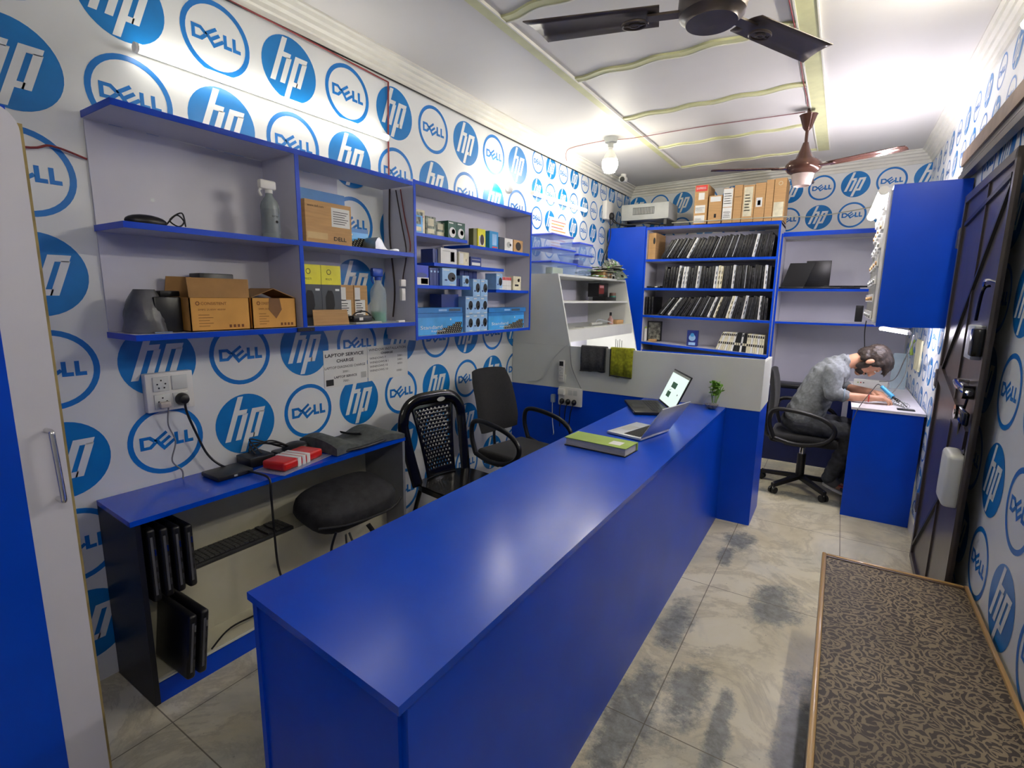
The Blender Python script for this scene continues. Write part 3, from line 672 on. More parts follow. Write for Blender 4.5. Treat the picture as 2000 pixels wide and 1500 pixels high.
def batten(name, p, q, m, label, wd=.032, side=(1, 0, 0), grp=None):
    p, q = Vector(p), Vector(q); t = thing(name, label, 'light', tuple((p+q)/2), group=grp); d = (q-p).normalized(); s = Vector(side)
    mb = MB(); mb.tube([p, q], wd/2, m, n=12, spline=False); mb.build('diffuser', t)
    b = s*wd*.55; mb = MB(); mb.tube([p+b, q+b], wd*.38, white, n=4, spline=False); mb.build('housing', t)
    for k in (p, q):
        mb = MB(); mb.cyl(k-d*.012 if k is p else k, k if k is p else k+d*.012, wd*.56, white, n=12); mb.build('end_cap', t)
    return t
batten('tube_light', (WL+.05, .985, 2.447), (WL+.05, 2.235, 2.447), tube_m, 'long lit tube light on the left wall above the wide wall shelf', side=(-1, 0, 0))
batten('tube_light', (WL+.05, 3.90, 2.425), (WL+.05, 4.97, 2.435), tube_m, 'lit tube light on the left wall above the cream hutch', side=(-1, 0, 0))
batten('tube_light', (.145, 3.93, 2.215), (.125, 4.95, 2.20), cabtube_m, 'bright strip light along the top open side of overhead cabinet', wd=.05, side=(1, 0, 0))
batten('tube_light', (.265, 4.66, 1.355), (.40, 4.32, 1.345), cabtube_m, 'short strip light hanging slanted under the overhead cabinet', wd=.022, side=(0, 0, 1))
batten('tube_light', (WR-.06, 2.4, 2.64), (WR-.06, 2.95, 2.64), room_m, 'tube light high on the right wall above the door', side=(1, 0, 0))
batten('tube_light', (WR-.06, -.5, 2.5), (WR-.06, .5, 2.5), near_fill_m, 'added fill tube on the right wall beside the camera, out of view', side=(1, 0, 0))  # unseen fill, added to brighten the tall cabinet's door
# bulbs
t = thing('light_bulb', 'big round glowing bulb hanging from the ceiling', 'light bulb', (-1.80, 4.33, CZ))
mb = MB(); mb.ell((-1.80, 4.33, 2.685), (.068, .068, .075), bulb_m, n=24, k=16); mb.cyl((-1.80, 4.33, 2.62), (-1.80, 4.33, 2.64), .045, bulb_m); mb.build('globe', t)
mb = MB(); mb.lathe([(.062, 2.72), (.05, 2.755), (.028, 2.79), (.02, 2.80), (.02, 2.82)], white, c=(-1.80, 4.33, 0)); mb.build('neck', t)
mb = MB(); mb.cyl((-1.80, 4.33, 2.82), (-1.80, 4.33, 2.86), .024, gm); mb.cyl((-1.80, 4.33, 2.86), (-1.80, 4.33, CZ-.001), .05, gm, r2=.06); mb.build('holder', t)
t = thing('light_bulb', 'small glowing bulb in an angled holder on the left wall', 'light bulb', (WL, 3.52, 2.42))
mb = MB(); mb.ell((WL+.10, 3.42, 2.44), (.042, .042, .042), small_m, n=20, k=12); mb.build('globe', t)
mb = MB(); mb.cyl((WL+.075, 3.47, 2.425), (WL+.03, 3.56, 2.405), .022, white, r2=.028); mb.cyl((WL+.001, 3.6, 2.40), (WL+.03, 3.56, 2.405), .03, gm); mb.build('holder', t)
# security camera
t = thing('security_camera', 'small white dome camera under the ceiling in far left corner', 'camera', (-2.17, 5.6, 2.9))
mb = MB(); mb.box((-2.21, 5.57, 2.815), (-2.13, 5.66, 2.875), white, bev=.02); mb.build('body', t)
mb = MB(); mb.cyl((-2.165, 5.575, 2.84), (-2.155, 5.545, 2.832), .026, blackg, n=20); mb.build('lens', t)
mb = MB(); mb.cyl((-2.17, 5.62, 2.87), (-2.17, 5.62, 2.899), .03, white); mb.build('mount', t)
# ------------------------------------------------------------------ things on the wide wall shelf   (faces look toward +x)
def lbox(y0, y1, z0, z1, xf, dep, m): mb = MB(); mb.box((xf-dep, y0, z0), (xf, y1, z1), m); return mb, V(xf, y0, z0)
ZS = {1: 1.3975, 2: 1.7905}
# wired mouse-like black charger
t = thing('computer_mouse', 'small black mouse with its cord coiled, alone on the upper left board', 'mouse', (-2.18, .92, 1.79))
mb = MB(); mb.ell((-2.18, .90, 1.803), (.035, .07, .026), black); mb.build('body', t)
mb = MB(); mb.tube([(-2.18, .965, 1.80), (-2.17, 1.0, 1.84), (-2.18, 1.03, 1.82), (-2.16, 1.0, 1.797), (-2.18, .98, 1.82), (-2.17, 1.02, 1.85), (-2.17, 1.03, 1.80)], .003, black, n=6); mb.build('cord', t)
# spray bottle
def spray(x, y, z, h, body, head, label, lbl=None, liquid=None, r=.038):
    t = thing('spray_bottle', label, 'bottle', (x, y, z))
    mb = MB(); mb.lathe([(r*.9, 0), (r, .01), (r, h*.55), (r*.9, h*.62), (r*.4, h*.74), (r*.38, h*.78)], body, c=(x, y, z)); mb.build('body', t)
    mb = MB(); mb.cyl((x, y, z+h*.78), (x, y, z+h*.84), r*.42, head); mb.box((x-.014, y-.045, z+h*.84), (x+.014, y+.03, z+h), head, bev=.008); mb.tube([(x, y-.03, z+h*.86), (x, y-.045, z+h*.80), (x, y-.035, z+h*.72)], .005, head); mb.build('trigger', t)
    if liquid: mb = MB(); mb.cyl((x, y, z+.004), (x, y, z+h*.2), r*.88, liquid); mb.build('liquid', t)
    if lbl:
        mb = MB(); mb.tube([(x, y, z+h*.08), (x, y, z+h*.5)], r*1.01, lbl, n=20, spline=False); mb.build('label', t)
    return t
spray(-2.16, 1.38, 1.7905, .245, mat('cloudy_plastic', (150, 160, 160), .25, alpha=.85), white, 'grey-white spray bottle on the upper board beside the divider', lbl=mat('grey_bottle_label', (120, 128, 132), .4))
mb = MB(); mb.text('spray', -.018, .09, .012, (-2.1205, 1.38, 1.79), Y, Z, ink, width=.03); mb.ell((-2.1205, 1.385, 1.86), (.001, .006, .006), ink); mb.build('label_print', bpy.data.objects['spray_bottle'])
# two ochre cartons
def ocarton(y0, y1, z0, z1, label, flap):
    t = thing('open_carton', label, 'box', (-2.2, (y0+y1)/2, z0))
    xf, dep = -2.125, .20; mb = MB()
    for a, b in (((xf-dep, y0, z0), (xf-dep+.004, y1, z1)), ((xf-.004, y0, z0), (xf, y1, z1)), ((xf-dep, y0, z0), (xf, y0+.004, z1)), ((xf-dep, y1-.004, z0), (xf, y1, z1)), ((xf-dep, y0, z0), (xf, y1, z0+.004))): mb.box(a, b, card_y)
    o_ = (xf, y0, z0); h = z1-z0; w_ = y1-y0; k = mat('brown_print', (120, 70, 30), .7)
    mb.disc(.03, h-.022, .008, o_, Y, Z, k, r_in=.005); mb.text('CONSISTENT', .042, h-.028, .016, o_, Y, Z, k, width=w_*.42 if flap == 'up' else w_*.25)
    mb.text('SMPS 2U0W 450W', .03, h-.050, .010, o_, Y, Z, k, width=w_*.45)
    for q in range(5): mb.rect(.03, .02+.011*q, w_*(.3+.06*(q % 2)), .022+.011*q, o_, Y, Z, k)
    for q in range(4): mb.rect(w_*.62+.017*q, .012, w_*.62+.017*q+.010, .024, o_, Y, Z, k)
    mb.build('box', t)
    mb = MB()
    if flap == 'up':
        mb.prism([(y0, 0), (y1, 0), (y1+.02, .085), (y0+.012, .085)], (xf, 0, z1), Y, V(-.42, 0, .91), .003, card_in)
        mb.build('flap', t); mb = MB()
        mb.prism([(y0, 0), (y1, 0), (y1-.01, .085), (y0+.01, .085)], (xf-dep, 0, z1), Y, V(.1, 0, .99), .003, card_in)
    else:
        m_ = (y0+y1)/2
        mb.prism([(0, 0), (m_-y0, .04), (m_-y0, .043), (0, .003)], (xf-.002, y0, z1), Y, Z, -.18, card_in); mb.build('flap', t); mb = MB()
        mb.prism([(m_-y0, .04), (w_, 0), (w_, .003), (m_-y0, .043)], (xf-.002, y0, z1), Y, Z, -.18, card_in)
    mb.build('flap', t)
    if flap != 'up':
        mb = MB(); mb.flat([(w_*.38, h), (w_*.62, h), (w_*.66, h-.05), (w_*.52, h-.09), (w_*.36, h-.05)], o_, Y, Z, mat('brown_tape', (130, 92, 56), .3), .0012); mb.build('tape', t)
    return t
ocarton(.995, 1.235, ZS[1], 1.53, 'ochre cardboard carton with its front flap standing open', 'up')
ocarton(1.245, 1.455, ZS[1], 1.53, 'ochre cardboard carton with brown tape beside the divider', 'roof')
mb = MB(); mb.box((-2.33, 1.10, 1.535), (-2.24, 1.24, 1.63), black, bev=.004); mb.build('black_box', label='black box sticking up out of the open ochre carton', cat='box')
# dim bag at the left
t = thing('plastic_bag', 'cloudy bag of dark odds and ends at the left end of the lowest board', 'bag', (-2.22, .88, ZS[1]))
mb = MB()
n, m_ = 18, 8; vs = []
for i in range(m_+1):
    tt = i/m_
    for k in range(n):
        a = 2*PI*k/n; rr = (1-.55*tt**2.2)*(1+.06*math.sin(5*a+i)); vs.append((-2.225+.08*rr*math.cos(a), .885+.075*rr*math.sin(a), ZS[1]+.002+.16*tt))
mb.add(vs, [(i*n+k, i*n+(k+1) % n, (i+1)*n+(k+1) % n, (i+1)*n+k) for i in range(m_) for k in range(n)]+[tuple(range(n-1, -1, -1)), tuple(range(m_*n, m_*n+n))], mat('cloudy_bag_plastic', (96, 96, 96), .35, var=.3, scale=8), True); mb.build('sack', t)
mb = MB(); mb.box((-2.33, .89, ZS[1]+.001), (-2.16, .985, ZS[1]+.135), black, bev=.006); mb.box((-2.33, .93, ZS[1]+.136), (-2.2, 1.0, ZS[1]+.158), black, bev=.004); mb.build('black_box', label='black box between the cloudy bag and the ochre cartons', cat='box')
mb = MB()
mb.box((-2.15, .87, ZS[1]+.001), (-2.13, .93, ZS[1]+.006), chrome); mb.build('metal_clip', label='small metal bracket lying at the front of the lowest board', cat='bracket')
# keyboard boxes: two blue, one brown in front
def kb_face(mb, w_, h, o_, big=True):
    mb.rect(0, 0, w_, h, o_, Y, Z, keyb, .0005)
    mb.rect(0, h*.80, w_, h, o_, Y, Z, mat('printed_blue_band', (40, 120, 190), .35), .0007)
    mb.disc(w_*.72, h*.68, h*.05, o_, Y, Z, whitep, .0010)
    # black keys, sheared block at the lower right
    for r_ in range(6):
        for c_ in range(11):
            x0 = w_*(.48+.05*c_) - (5-r_)*w_*.012 ; y0 = h*(.03+.085*r_) ; 
            if x0 > w_*.95 or r_*1.0 > 1.2+c_*.55: continue
            mb.rect(x0-.004, y0-.003, x0+w_*.047, y0+h*.085, o_, Y, Z, ink, .0010)
            mb.rect(x0+.001, y0+.002, x0+w_*.022, y0+h*.05, o_, Y, Z, slim_c, .0014)
def kbox(y0, y1, z0, z1, xf, dep, label, text=True):
    mb, o_ = lbox(y0, y1, z0, z1, xf, dep, keyb); kb_face(mb, y1-y0, z1-z0, o_)
    if text:
        mb.text('Standard', (y1-y0)*.08, (z1-z0)*.27, (z1-z0)*.24, o_, Y, Z, whitep, h=.0018, width=(y1-y0)*.45); mb.text('Keyboard', (y1-y0)*.3, (z1-z0)*.12, (z1-z0)*.13, o_, Y, Z, whitep, h=.0018, width=(y1-y0)*.28)
    return mb.build('keyboard_box', label=label, cat='box')
kbox(1.56, 1.87, ZS[2], 2.06, -2.26, .05, 'tall blue keyboard box at the back, behind the brown web-address carton', False)
kbox(1.57, 1.97, ZS[2], 1.895, -2.20, .05, 'low blue keyboard box showing only its keys, right of the brown carton', False)
mb, o_ = lbox(1.535, 1.80, ZS[2], 1.985, -2.13, .06, card); mb.text('www.dell.com', .012, .165, .015, o_, Y, Z, ink, width=.09); mb.rect(.145, .085, .255, .175, o_, Y, Z, paper)
for q in range(6): mb.rect(.155, .10+.011*q, .225+.01*(q % 3), .103+.011*q, o_, Y, Z, ink, .001)
mb.text('DELL', .155, .02, .026, o_, Y, Z, ink, width=.075, bold=True); mb.rect(.005, .02, .12, .05, o_, Y, Z, mat('clear_tape', (206, 178, 130), .15)); mb.build('carton', label='brown carton printed with a web address and a white label', cat='box')
mb = MB(); vs = []; n = 12
for i in range(n+1):
    tt = i/n
    for k, (a, b) in enumerate(((0, 0), (1, 0), (1, 1), (0, 1))): vs.append((-2.2+.10*a, 1.93+.17*tt, 1.7915+(.006+.05*math.exp(-((tt-.15)/.2)**2)+.006*math.sin(9*tt))*b))
mb.add(vs, [(i*4+k, i*4+(k+1) % 4, i*4+4+(k+1) % 4, i*4+4+k) for i in range(n) for k in range(4)]+[(3, 2, 1, 0), (n*4, n*4+1, n*4+2, n*4+3)], mat('silver_foil_bag', (150, 152, 150), .3, metal=.5, var=.2), True); mb.build('foil_pouch', label='crumpled silver pouch at the right end of upper board', cat='pouch')
yel = mat('yellow_print', (226, 218, 30), .4)
for k in range(2):
    y0 = 1.525+.118*k; mb, o_ = lbox(y0, y0+.116, ZS[1], 1.692, -2.18, .12, mat('dark_grey_print', (70, 74, 78), .4))
    mb.rect(0, .20, .116, .2945, o_, Y, Z, yel); mb.disc(.045, .262, .013, o_, Y, Z, ink, .001, r_in=.010); mb.text('MULTI', .025, .222, .014, o_, Y, Z, ink, width=.035)
    mb.flat([(.02, .04), (.055, .04), (.075, .10), (.07, .15), (.06, .17), (.035, .172), (.02, .14)], o_, Y, Z, ink, .001); mb.rect(.08, .17, .105, .18, o_, Y, Z, whitep, .001)
    mb.build('gadget_box', label=('dark grey box with yellow top, left one of the pair by the divider', 'dark grey box with yellow top, right one of the pair by the divider')[k], cat='box')
for k in range(2):
    y0 = 1.765+.095*k; mb, o_ = lbox(y0, y0+.09, ZS[1], 1.60, -2.2, .12, card); mb.rect(.004, .12, .04, .19, o_, Y, Z, paper); mb.rect(.004, .01, .072, .125, o_, Y, Z, paper)
    for q in range(8): mb.rect(.01, .02+.012*q, .045+.006*(q % 3), .024+.012*q, o_, Y, Z, ink, .001)
    mb.build('carton', label=('small brown carton with white stickers, next to the yellow-topped boxes', 'small brown carton with white stickers, beside the blue-headed spray bottle')[k], cat='box')
mb = MB(); mb.prism([(0, 0), (.21, 0), (.19, .075), (-.01, .075)], (-2.13, 1.55, ZS[1]+.004), Y, V(.12, 0, .99).normalized(), .004, card); mb.build('cardboard_flap', label='loose cardboard flap leaning in front of the yellow-topped boxes', cat='cardboard')
t = thing('power_adapter', 'black power adapter with a white sticker in front of small cartons', 'adapter', (-2.15, 1.84, ZS[1]))
mb = MB(); mb.box((-2.17, 1.785, ZS[1]+.012), (-2.12, 1.91, ZS[1]+.044), black, bev=.005); mb.box((-2.1195, 1.82, ZS[1]+.02), (-2.119, 1.845, ZS[1]+.035), white); mb.tube([(-2.14, 1.78, ZS[1]+.03), (-2.14, 1.82, ZS[1]+.06), (-2.14, 1.88, ZS[1]+.065), (-2.14, 1.92, ZS[1]+.04), (-2.15, 1.95, ZS[1]+.02)], .004, black); mb.build('body', t)
mb = MB(); mb.box((-2.2, 1.79, ZS[1]+.0005), (-2.11, 1.97, ZS[1]+.011), gm, bev=.003); mb.build('flat_drive', label='slim grey drive lying under the black power adapter', cat='drive')
spray(-2.2, 2.03, ZS[1], .30, clearp, mat('blue_cap', (24, 70, 170), .35), 'clear bottle with blue spray head and green liquid', liquid=mat('green_liquid', (40, 170, 120), .2), r=.045)
mb = MB(); mb.box((-2.14, 2.10, ZS[1]+.0005), (-2.115, 2.15, ZS[1]+.012), white, bev=.002); mb.build('small_sticker_box', label='tiny white box at the right end of the lowest board', cat='box')
t = thing('cable_switch', 'white inline switch hanging on the twin wires beside the blue spray bottle', 'switch', (-2.12, 2.15, 1.55))
mb = MB(); mb.box((-2.14, 2.13, 1.60), (-2.12, 2.17, 1.64), white, bev=.004); mb.box((-2.14, 2.135, 1.52), (-2.12, 2.165, 1.59), white, bev=.004); mb.build('body', t)
redw = mat('red_wire', (130, 44, 44), .5); brw = mat('dark_wire', (52, 30, 30), .5)
cable('wire', [(-2.345, 2.29, 2.77), (-2.35, 2.285, 2.5), (-2.345, 2.275, 2.19)], .005, redw, 'red twin wire running down the left wall to the wide shelf')
cable('wire', [(-2.2, 2.222, 2.15), (-2.18, 2.23, 2.0), (-2.14, 2.228, 1.86), (-2.14, 2.228, 1.80)], .0035, redw, 'thin red wire hanging against the side of the display shelf')
cable('wire', [(-2.24, 2.225, 2.15), (-2.2, 2.228, 1.95), (-2.17, 2.228, 1.8), (-2.2, 2.228, 1.66), (-2.14, 2.17, 1.63)], .0035, brw, 'dark wire looping down to the white inline switch')
cable('wire', [(-2.29, 2.226, 2.17), (-2.3, 2.226, 1.9), (-2.27, 2.226, 1.6), (-2.29, 2.226, 1.42)], .005, brw, 'dark wire going straight down between the two wall shelves')

# ------------------------------------------------------------------ display shelf contents
def dbox(name, y0, y1, z0, h, xf, dep, m, label, decals=(), lean=0, group=None):
    """box whose printed face looks into the room; lean tips the top toward +y"""
    mb = MB(); mb.box((-dep, 0, 0), (0, y1-y0, h), m)
    for d in decals:
        if d[0] == 'r': mb.rect(d[1]*(y1-y0), d[2]*h, d[3]*(y1-y0), d[4]*h, (0, 0, 0), Y, Z, d[5], .0007)
        if d[0] == 'd': mb.disc(d[1]*(y1-y0), d[2]*h, d[3]*(y1-y0), (0, 0, 0), Y, Z, d[5], .0012, ry=d[4]*h)
        if d[0] == 't': mb.text(d[1], d[2]*(y1-y0), d[3]*h, d[4], (0, 0, 0), Y, Z, d[5], h=.0012, width=d[6]*(y1-y0))
    o = mb.build(name, label=label, cat='box', group=group, origin=(0, 0, 0))
    o.location = (xf, y0, z0+.0008); 
    if lean: o.rotation_euler = (lean, 0, 0)
    return o
gp = mat('muted_green_print', (120, 130, 116), .5, var=.5, scale=40); dg = mat('dark_green_print', (10, 80, 60), .35, var=.2)
zt = 1.916
for k, (y, h, m, lb) in enumerate(((2.26, .10, keyb, 'small blue print box, first at left of the top display board'), (2.29, .135, slim_c, 'cream box leaning with red line print, behind the grey-green box'), (2.40, .11, gp, 'grey-green printed box leaning in front of the cream one'), (2.50, .09, gp, 'grey-green box leaning low next to the dark green ones'))):
    dbox('accessory_box', y, y+.09, zt, h, -2.15-.01*k, .03, m, lb, [('r', .15, .1, .85, .35, slim_c), ('r', .2, .5, .8, .9, gp if m is not gp else slim_c)]+([('r', .1, .7, .9, .74, redpr)] if k == 1 else []))
for k in range(2): dbox('accessory_box', 2.585+.088*k, 2.67+.088*k, zt, .105, -2.15, .10, dg, ('dark green box with a white picture, left of the green pair', 'dark green box with a white picture, right of the green pair')[k], [('d', .5, .35, .38, .3, slim_w), ('r', .1, .85, .6, .92, slim_w), ('d', .6, .4, .2, .15, dg)])
zr_ = 1.889
for y, wd, h, m, dc, lb in ((2.85, .04, .115, mat('olive_box_side', (110, 110, 60), .5), [], 'narrow olive box standing just left of the yellow box'), (2.90, .09, .12, yel, [('r', .15, .08, .85, .6, slim_w), ('d', .55, .4, .25, .3, brw)], 'yellow box with a dark product window on right display board'), (3.04, .11, .12, mat('cyan_print', (30, 140, 200), .4), [('r', .3, .2, .8, .85, pale), ('r', .3, .05, .9, .12, redpr)], 'cyan printed box beside the yellow box'), (3.16, .07, .09, mat('slate_box', (60, 66, 80), .5), [], 'dark slate box between the cyan and the white card'), (3.235, .11, .09, slim_w, [('d', .5, .5, .25, .25, gm), ('d', .7, .5, .1, .1, ink)], 'white card box with a grey picture on the right display board'), (3.36, .13, .09, card, [('d', .5, .5, .3, .35, ink)], 'brown card pack with a black oval, rightmost on display board')):
    dbox('accessory_box', y, y+wd, zr_, h, -2.15, .04, m, lb, dc)
zm = 1.753
for k in range(2): dbox('accessory_box', 2.46+.025*k, 2.48+.025*k, zm, .085, -2.17, .1, navy, ('navy thin box, outer one at left of the middle board', 'navy thin box, second from left on the middle board')[k])
dbox('accessory_box', 2.512, 2.67, zm, .095, -2.15, .03, slim_w, 'white box with a phone outline drawing on the middle board', [('r', .6, .15, .85, .8, ink), ('r', .64, .2, .81, .75, slim_w), ('r', .1, .8, .6, .84, gm)])
dbox('accessory_box', 2.69, 2.80, zm, .085, -2.15, .03, slim_c, 'cream slim pack standing right of the phone-outline box', [('r', .1, .1, .45, .9, slim_w), ('r', .7, .3, .75, .5, ink)])
dbox('accessory_box', 2.82, 2.94, zm, .062, -2.15, .03, navy, 'small navy and white card pack, last on the middle board', [('r', .1, .1, .9, .4, slim_w), ('r', .1, .7, .9, .74, slim_w)])
zl_ = 1.614
dbox('accessory_box', 2.258, 2.395, zl_, .115, -2.15, .06, mat('royal_blue_print', (10, 50, 180), .4), 'royal blue box with white and yellow base, far left of lower board', [('r', 0, 0, 1, .38, slim_w), ('r', .5, .05, .95, .33, yel), ('d', .5, .5, .4, .12, navy)])
for k in range(3): dbox('accessory_box', 2.405+.032*k, 2.435+.032*k, zl_, .105, -2.15, .1, navy, 'navy box end, %s of the three on the left lower board' % ORD[k], [('d', .5, .8, .25, .06, pale)], group='navy box ends on the left lower board')
def mousebox(y0, z0, label, group=None, wd=.083, h=.118, xf=-2.13, dep=.10):
    t = dbox('mouse_box', y0, y0+wd, z0, h, xf, dep, pale, label, [('d', .66, .5, .28, .26, black), ('r', .08, .86, .5, .92, slim_w), ('d', .25, .32, .10, .05, navy), ('r', .5, .03, .9, .08, slim_w), ('d', .74, .42, .08, .07, gm)], group=group); return t
mousebox(2.50, zl_, 'pale blue mouse box with two dark mice on the left lower board', wd=.14, h=.11)
for k in range(2): dbox('accessory_box', 2.645+.03*k, 2.672+.03*k, zl_, .05, -2.15, .1, navy, 'low navy box, %s one right of the two-mice box' % ORD[k], group='low navy boxes on the left lower board')
zb = 1.3095
g = 'mouse boxes stacked in the middle of the display shelf'
for r_ in range(2):
    for c_ in range(3): mousebox(2.738+.084*c_, zb+.1195*r_, 'pale blue mouse box, %s in the %s row of the middle stack' % (('left', 'middle', 'right')[c_], ('bottom', 'second')[r_]), g)
for c_ in range(2): mousebox(2.82+.088*c_, zb+.239, 'pale blue mouse box, %s one on top of the middle stack' % ('left', 'right')[c_], g)
mousebox(3.10, 1.601, 'pale blue mouse box standing at the left end of the right lower board', wd=.08, h=.115)
mousebox(2.705, 1.614, 'small pale blue box at the right end of left lower board', wd=.07, h=.07)
dbox('accessory_box', 2.56, 2.735, zb+.126, .125, -2.19, .1, navy, 'wide navy box in the dark gap left of the mouse boxes')
for k in range(4): dbox('accessory_box', 2.79+.05*k, 2.835+.05*k, zb+.36, .055, -2.22, .08, navy, 'navy box end, %s of four behind the top of the mouse boxes' % ORD[k], group='navy box ends behind the mouse boxes')
for k in range(7): dbox('battery_pack', 3.185+.021*k, 3.204+.021*k, 1.601, .095, -2.15, .06, slim_w, 'white strip pack with a red end, %s of seven on right lower board' % ORD[k], [('r', .1, .75, .9, .98, redpr), ('r', .1, .3, .9, .34, gm)], group='white strip packs on the right lower board')
dbox('battery_pack', 3.345, 3.455, 1.601, .105, -2.14, .04, slim_c, 'cream card pack with a round emblem, rightmost on the right lower board', [('d', .7, .72, .14, .13, brw), ('d', .7, .72, .08, .08, slim_c), ('r', .2, .28, .7, .42, ink)])
kbox(2.262, 2.71, zb, 1.443, -2.135, .04, 'large blue keyboard box standing at bottom left of the display shelf')
kbox(3.01, 3.50, zb, 1.435, -2.135, .04, 'large blue keyboard box standing at bottom right of the display shelf')
for y0, y1, z, lb in ((2.262, 2.70, 1.4445, 'blue keyboard box lying on top of the bottom left one'), (3.01, 3.52, 1.4365, 'blue keyboard box lying on top of the bottom right one')):
    mb, o_ = lbox(y0, y1, z, z+.032, -2.13, .15, mat('printed_blue_band', (40, 120, 190), .35)); mb.rect(.3, .008, .42, .024, o_, Y, Z, mat('dark_tag', (60, 80, 100), .4)); mb.rect(.2, .010, .28, .022, o_, Y, Z, pale); mb.build('keyboard_box', label=lb, cat='box')

# ------------------------------------------------------------------ left wall fittings
t = thing('switch_board', 'white wall switch board with a black plug, left above the low cabinet', 'switch board', (WL, .98, 1.06))
o_ = (WL+.036, .895, 1.062)
mb = MB(); mb.box((WL+.001, .895, 1.062), (WL+.036, 1.075, 1.222), white, bev=.004); mb.build('box', t)
for a, b in ((.025, .085), (.095, .085), (.025, .012), (.095, .012)):
    mb = MB(); mb.box((WL+.0361, .895+a, 1.062+b), (WL+.041, .895+a+.06, 1.062+b+.06), cream, bev=.002)
    if (a, b) != (.095, .085):
        for p, q in ((.03, .045), (.015, .03), (.045, .03), (.02, .014), (.04, .014)): mb.disc(a+p, b+q, .0035, (WL+.041, .895, 1.062), Y, Z, ink, .0006, n=12)
    mb.build('switch' if (a, b) == (.095, .085) else 'socket', t)
t = thing('plug', 'black three-pin plug in the lower right socket of the white board', 'plug', (WL+.06, 1.02, 1.10))
mb = MB(); mb.lathe([(.026, 0), (.026, .012), (.018, .03), (.006, .034)], black, M=Matrix.Translation((WL+.043, 1.02, 1.105)) @ Matrix.Rotation(PI/2, 4, 'Y')); mb.build('body', t)
mb = MB(); mb.tube([(WL+.07, 1.02, 1.10), (WL+.065, 1.025, 1.05), (WL+.05, 1.06, .95), (WL+.05, 1.10, .84), (WL+.07, 1.15, .775), (-2.22, 1.19, .762), (-2.10, 1.20, .765), (-2.02, 1.205, .755), (-2.005, 1.20, .68), (-2.0, 1.20, .50), (-1.99, 1.20, .36), (-1.97, 1.21, .27)], .005, black); mb.build('cord', t)
mb = MB(); mb.box((-1.99, 1.185, .19), (-1.955, 1.235, .27), black, bev=.008); mb.build('connector', t)
t = thing('plug', 'clear small plug with thin grey cord in the lower left socket', 'plug', (WL+.05, .95, 1.09))
mb = MB(); mb.box((WL+.042, .93, 1.08), (WL+.07, .97, 1.105), mat('grey_clear_plastic', (190, 180, 170), .3), bev=.006); mb.build('body', t)
mb = MB(); mb.tube([(WL+.06, .96, 1.08), (WL+.03, .965, 1.0), (WL+.02, .99, .92), (WL+.02, .97, .84), (WL+.03, 1.0, .79), (WL+.03, 1.0, .752)], .003, mat('grey_cord', (130, 130, 130), .5)); mb.build('cord', t)
# price sheets
for k, (y0, y1, lb) in enumerate(((1.765, 2.07, 'white printed sheet headed laptop service charge taped to left wall'), (2.075, 2.41, 'white printed sheet of window installation prices taped to left wall'))):
    mb = MB(); o_ = V(WL+.003, 0, 0); mb.box((WL+.0017, y0, 1.035), (WL+.003, y1, 1.245), paper)
    if k == 0:
        for s, x, y, sz, wd in (('LAPTOP SERVICE', 1.775, 1.205, .026, .27), ('CHARGE', 1.85, 1.172, .026, .12), ('LAPTOP DIAGNOSE CHARGE', 1.77, 1.138, .020, .285), ('300/-', 1.89, 1.11, .018, .045), ('LAPTOP SERVICE', 1.83, 1.082, .018, .16), ('700/-', 1.89, 1.056, .018, .045)): mb.text(s, x, y, sz, o_, Y, Z, ink, h=.0006, width=wd, bold=(sz > .025))
        mb.rect(1.775, 1.045, 1.825, 1.08, o_, Y, Z, ink); mb.rect(2.02, 1.065, 2.06, 1.10, o_, Y, Z, gm)
    else:
        for s, x, y, sz, wd in (('WINDOW INSTALLATION', 2.085, 1.215, .022, .31), ('CHARGE', 2.18, 1.192, .018, .10), ('WINDOWS 7', 2.09, 1.165, .018, .13), ('500/-', 2.32, 1.165, .018, .045), ('WINDOWS 8.1', 2.09, 1.14, .018, .15), ('500/-', 2.32, 1.14, .018, .045), ('WINDOWS 10', 2.09, 1.115, .018, .145), ('600/-', 2.32, 1.115, .018, .045), ('WINDOWS 10', 2.09, 1.09, .018, .145), ('1000/-', 2.31, 1.07, .018, .05)): mb.text(s, x, y, sz, o_, Y, Z, ink, h=.0006, width=wd)
    mb.build('price_sheet', label=lb, cat='paper')
mb = MB(); o_ = V(WL+.004, 0, 0); mb.box((WL+.002, 4.30, 2.0), (WL+.004, 4.68, 2.29), paper)
for q in range(9): mb.rect(4.33, 2.03+.028*q, 4.56+.03*(q % 3), 2.04+.028*q, o_, Y, Z, card_y if q % 2 else mat('pale_red_print', (200, 120, 110), .6))
mb.build('price_sheet', label='printed list in pale red lines on the wall above the tubs', cat='paper')
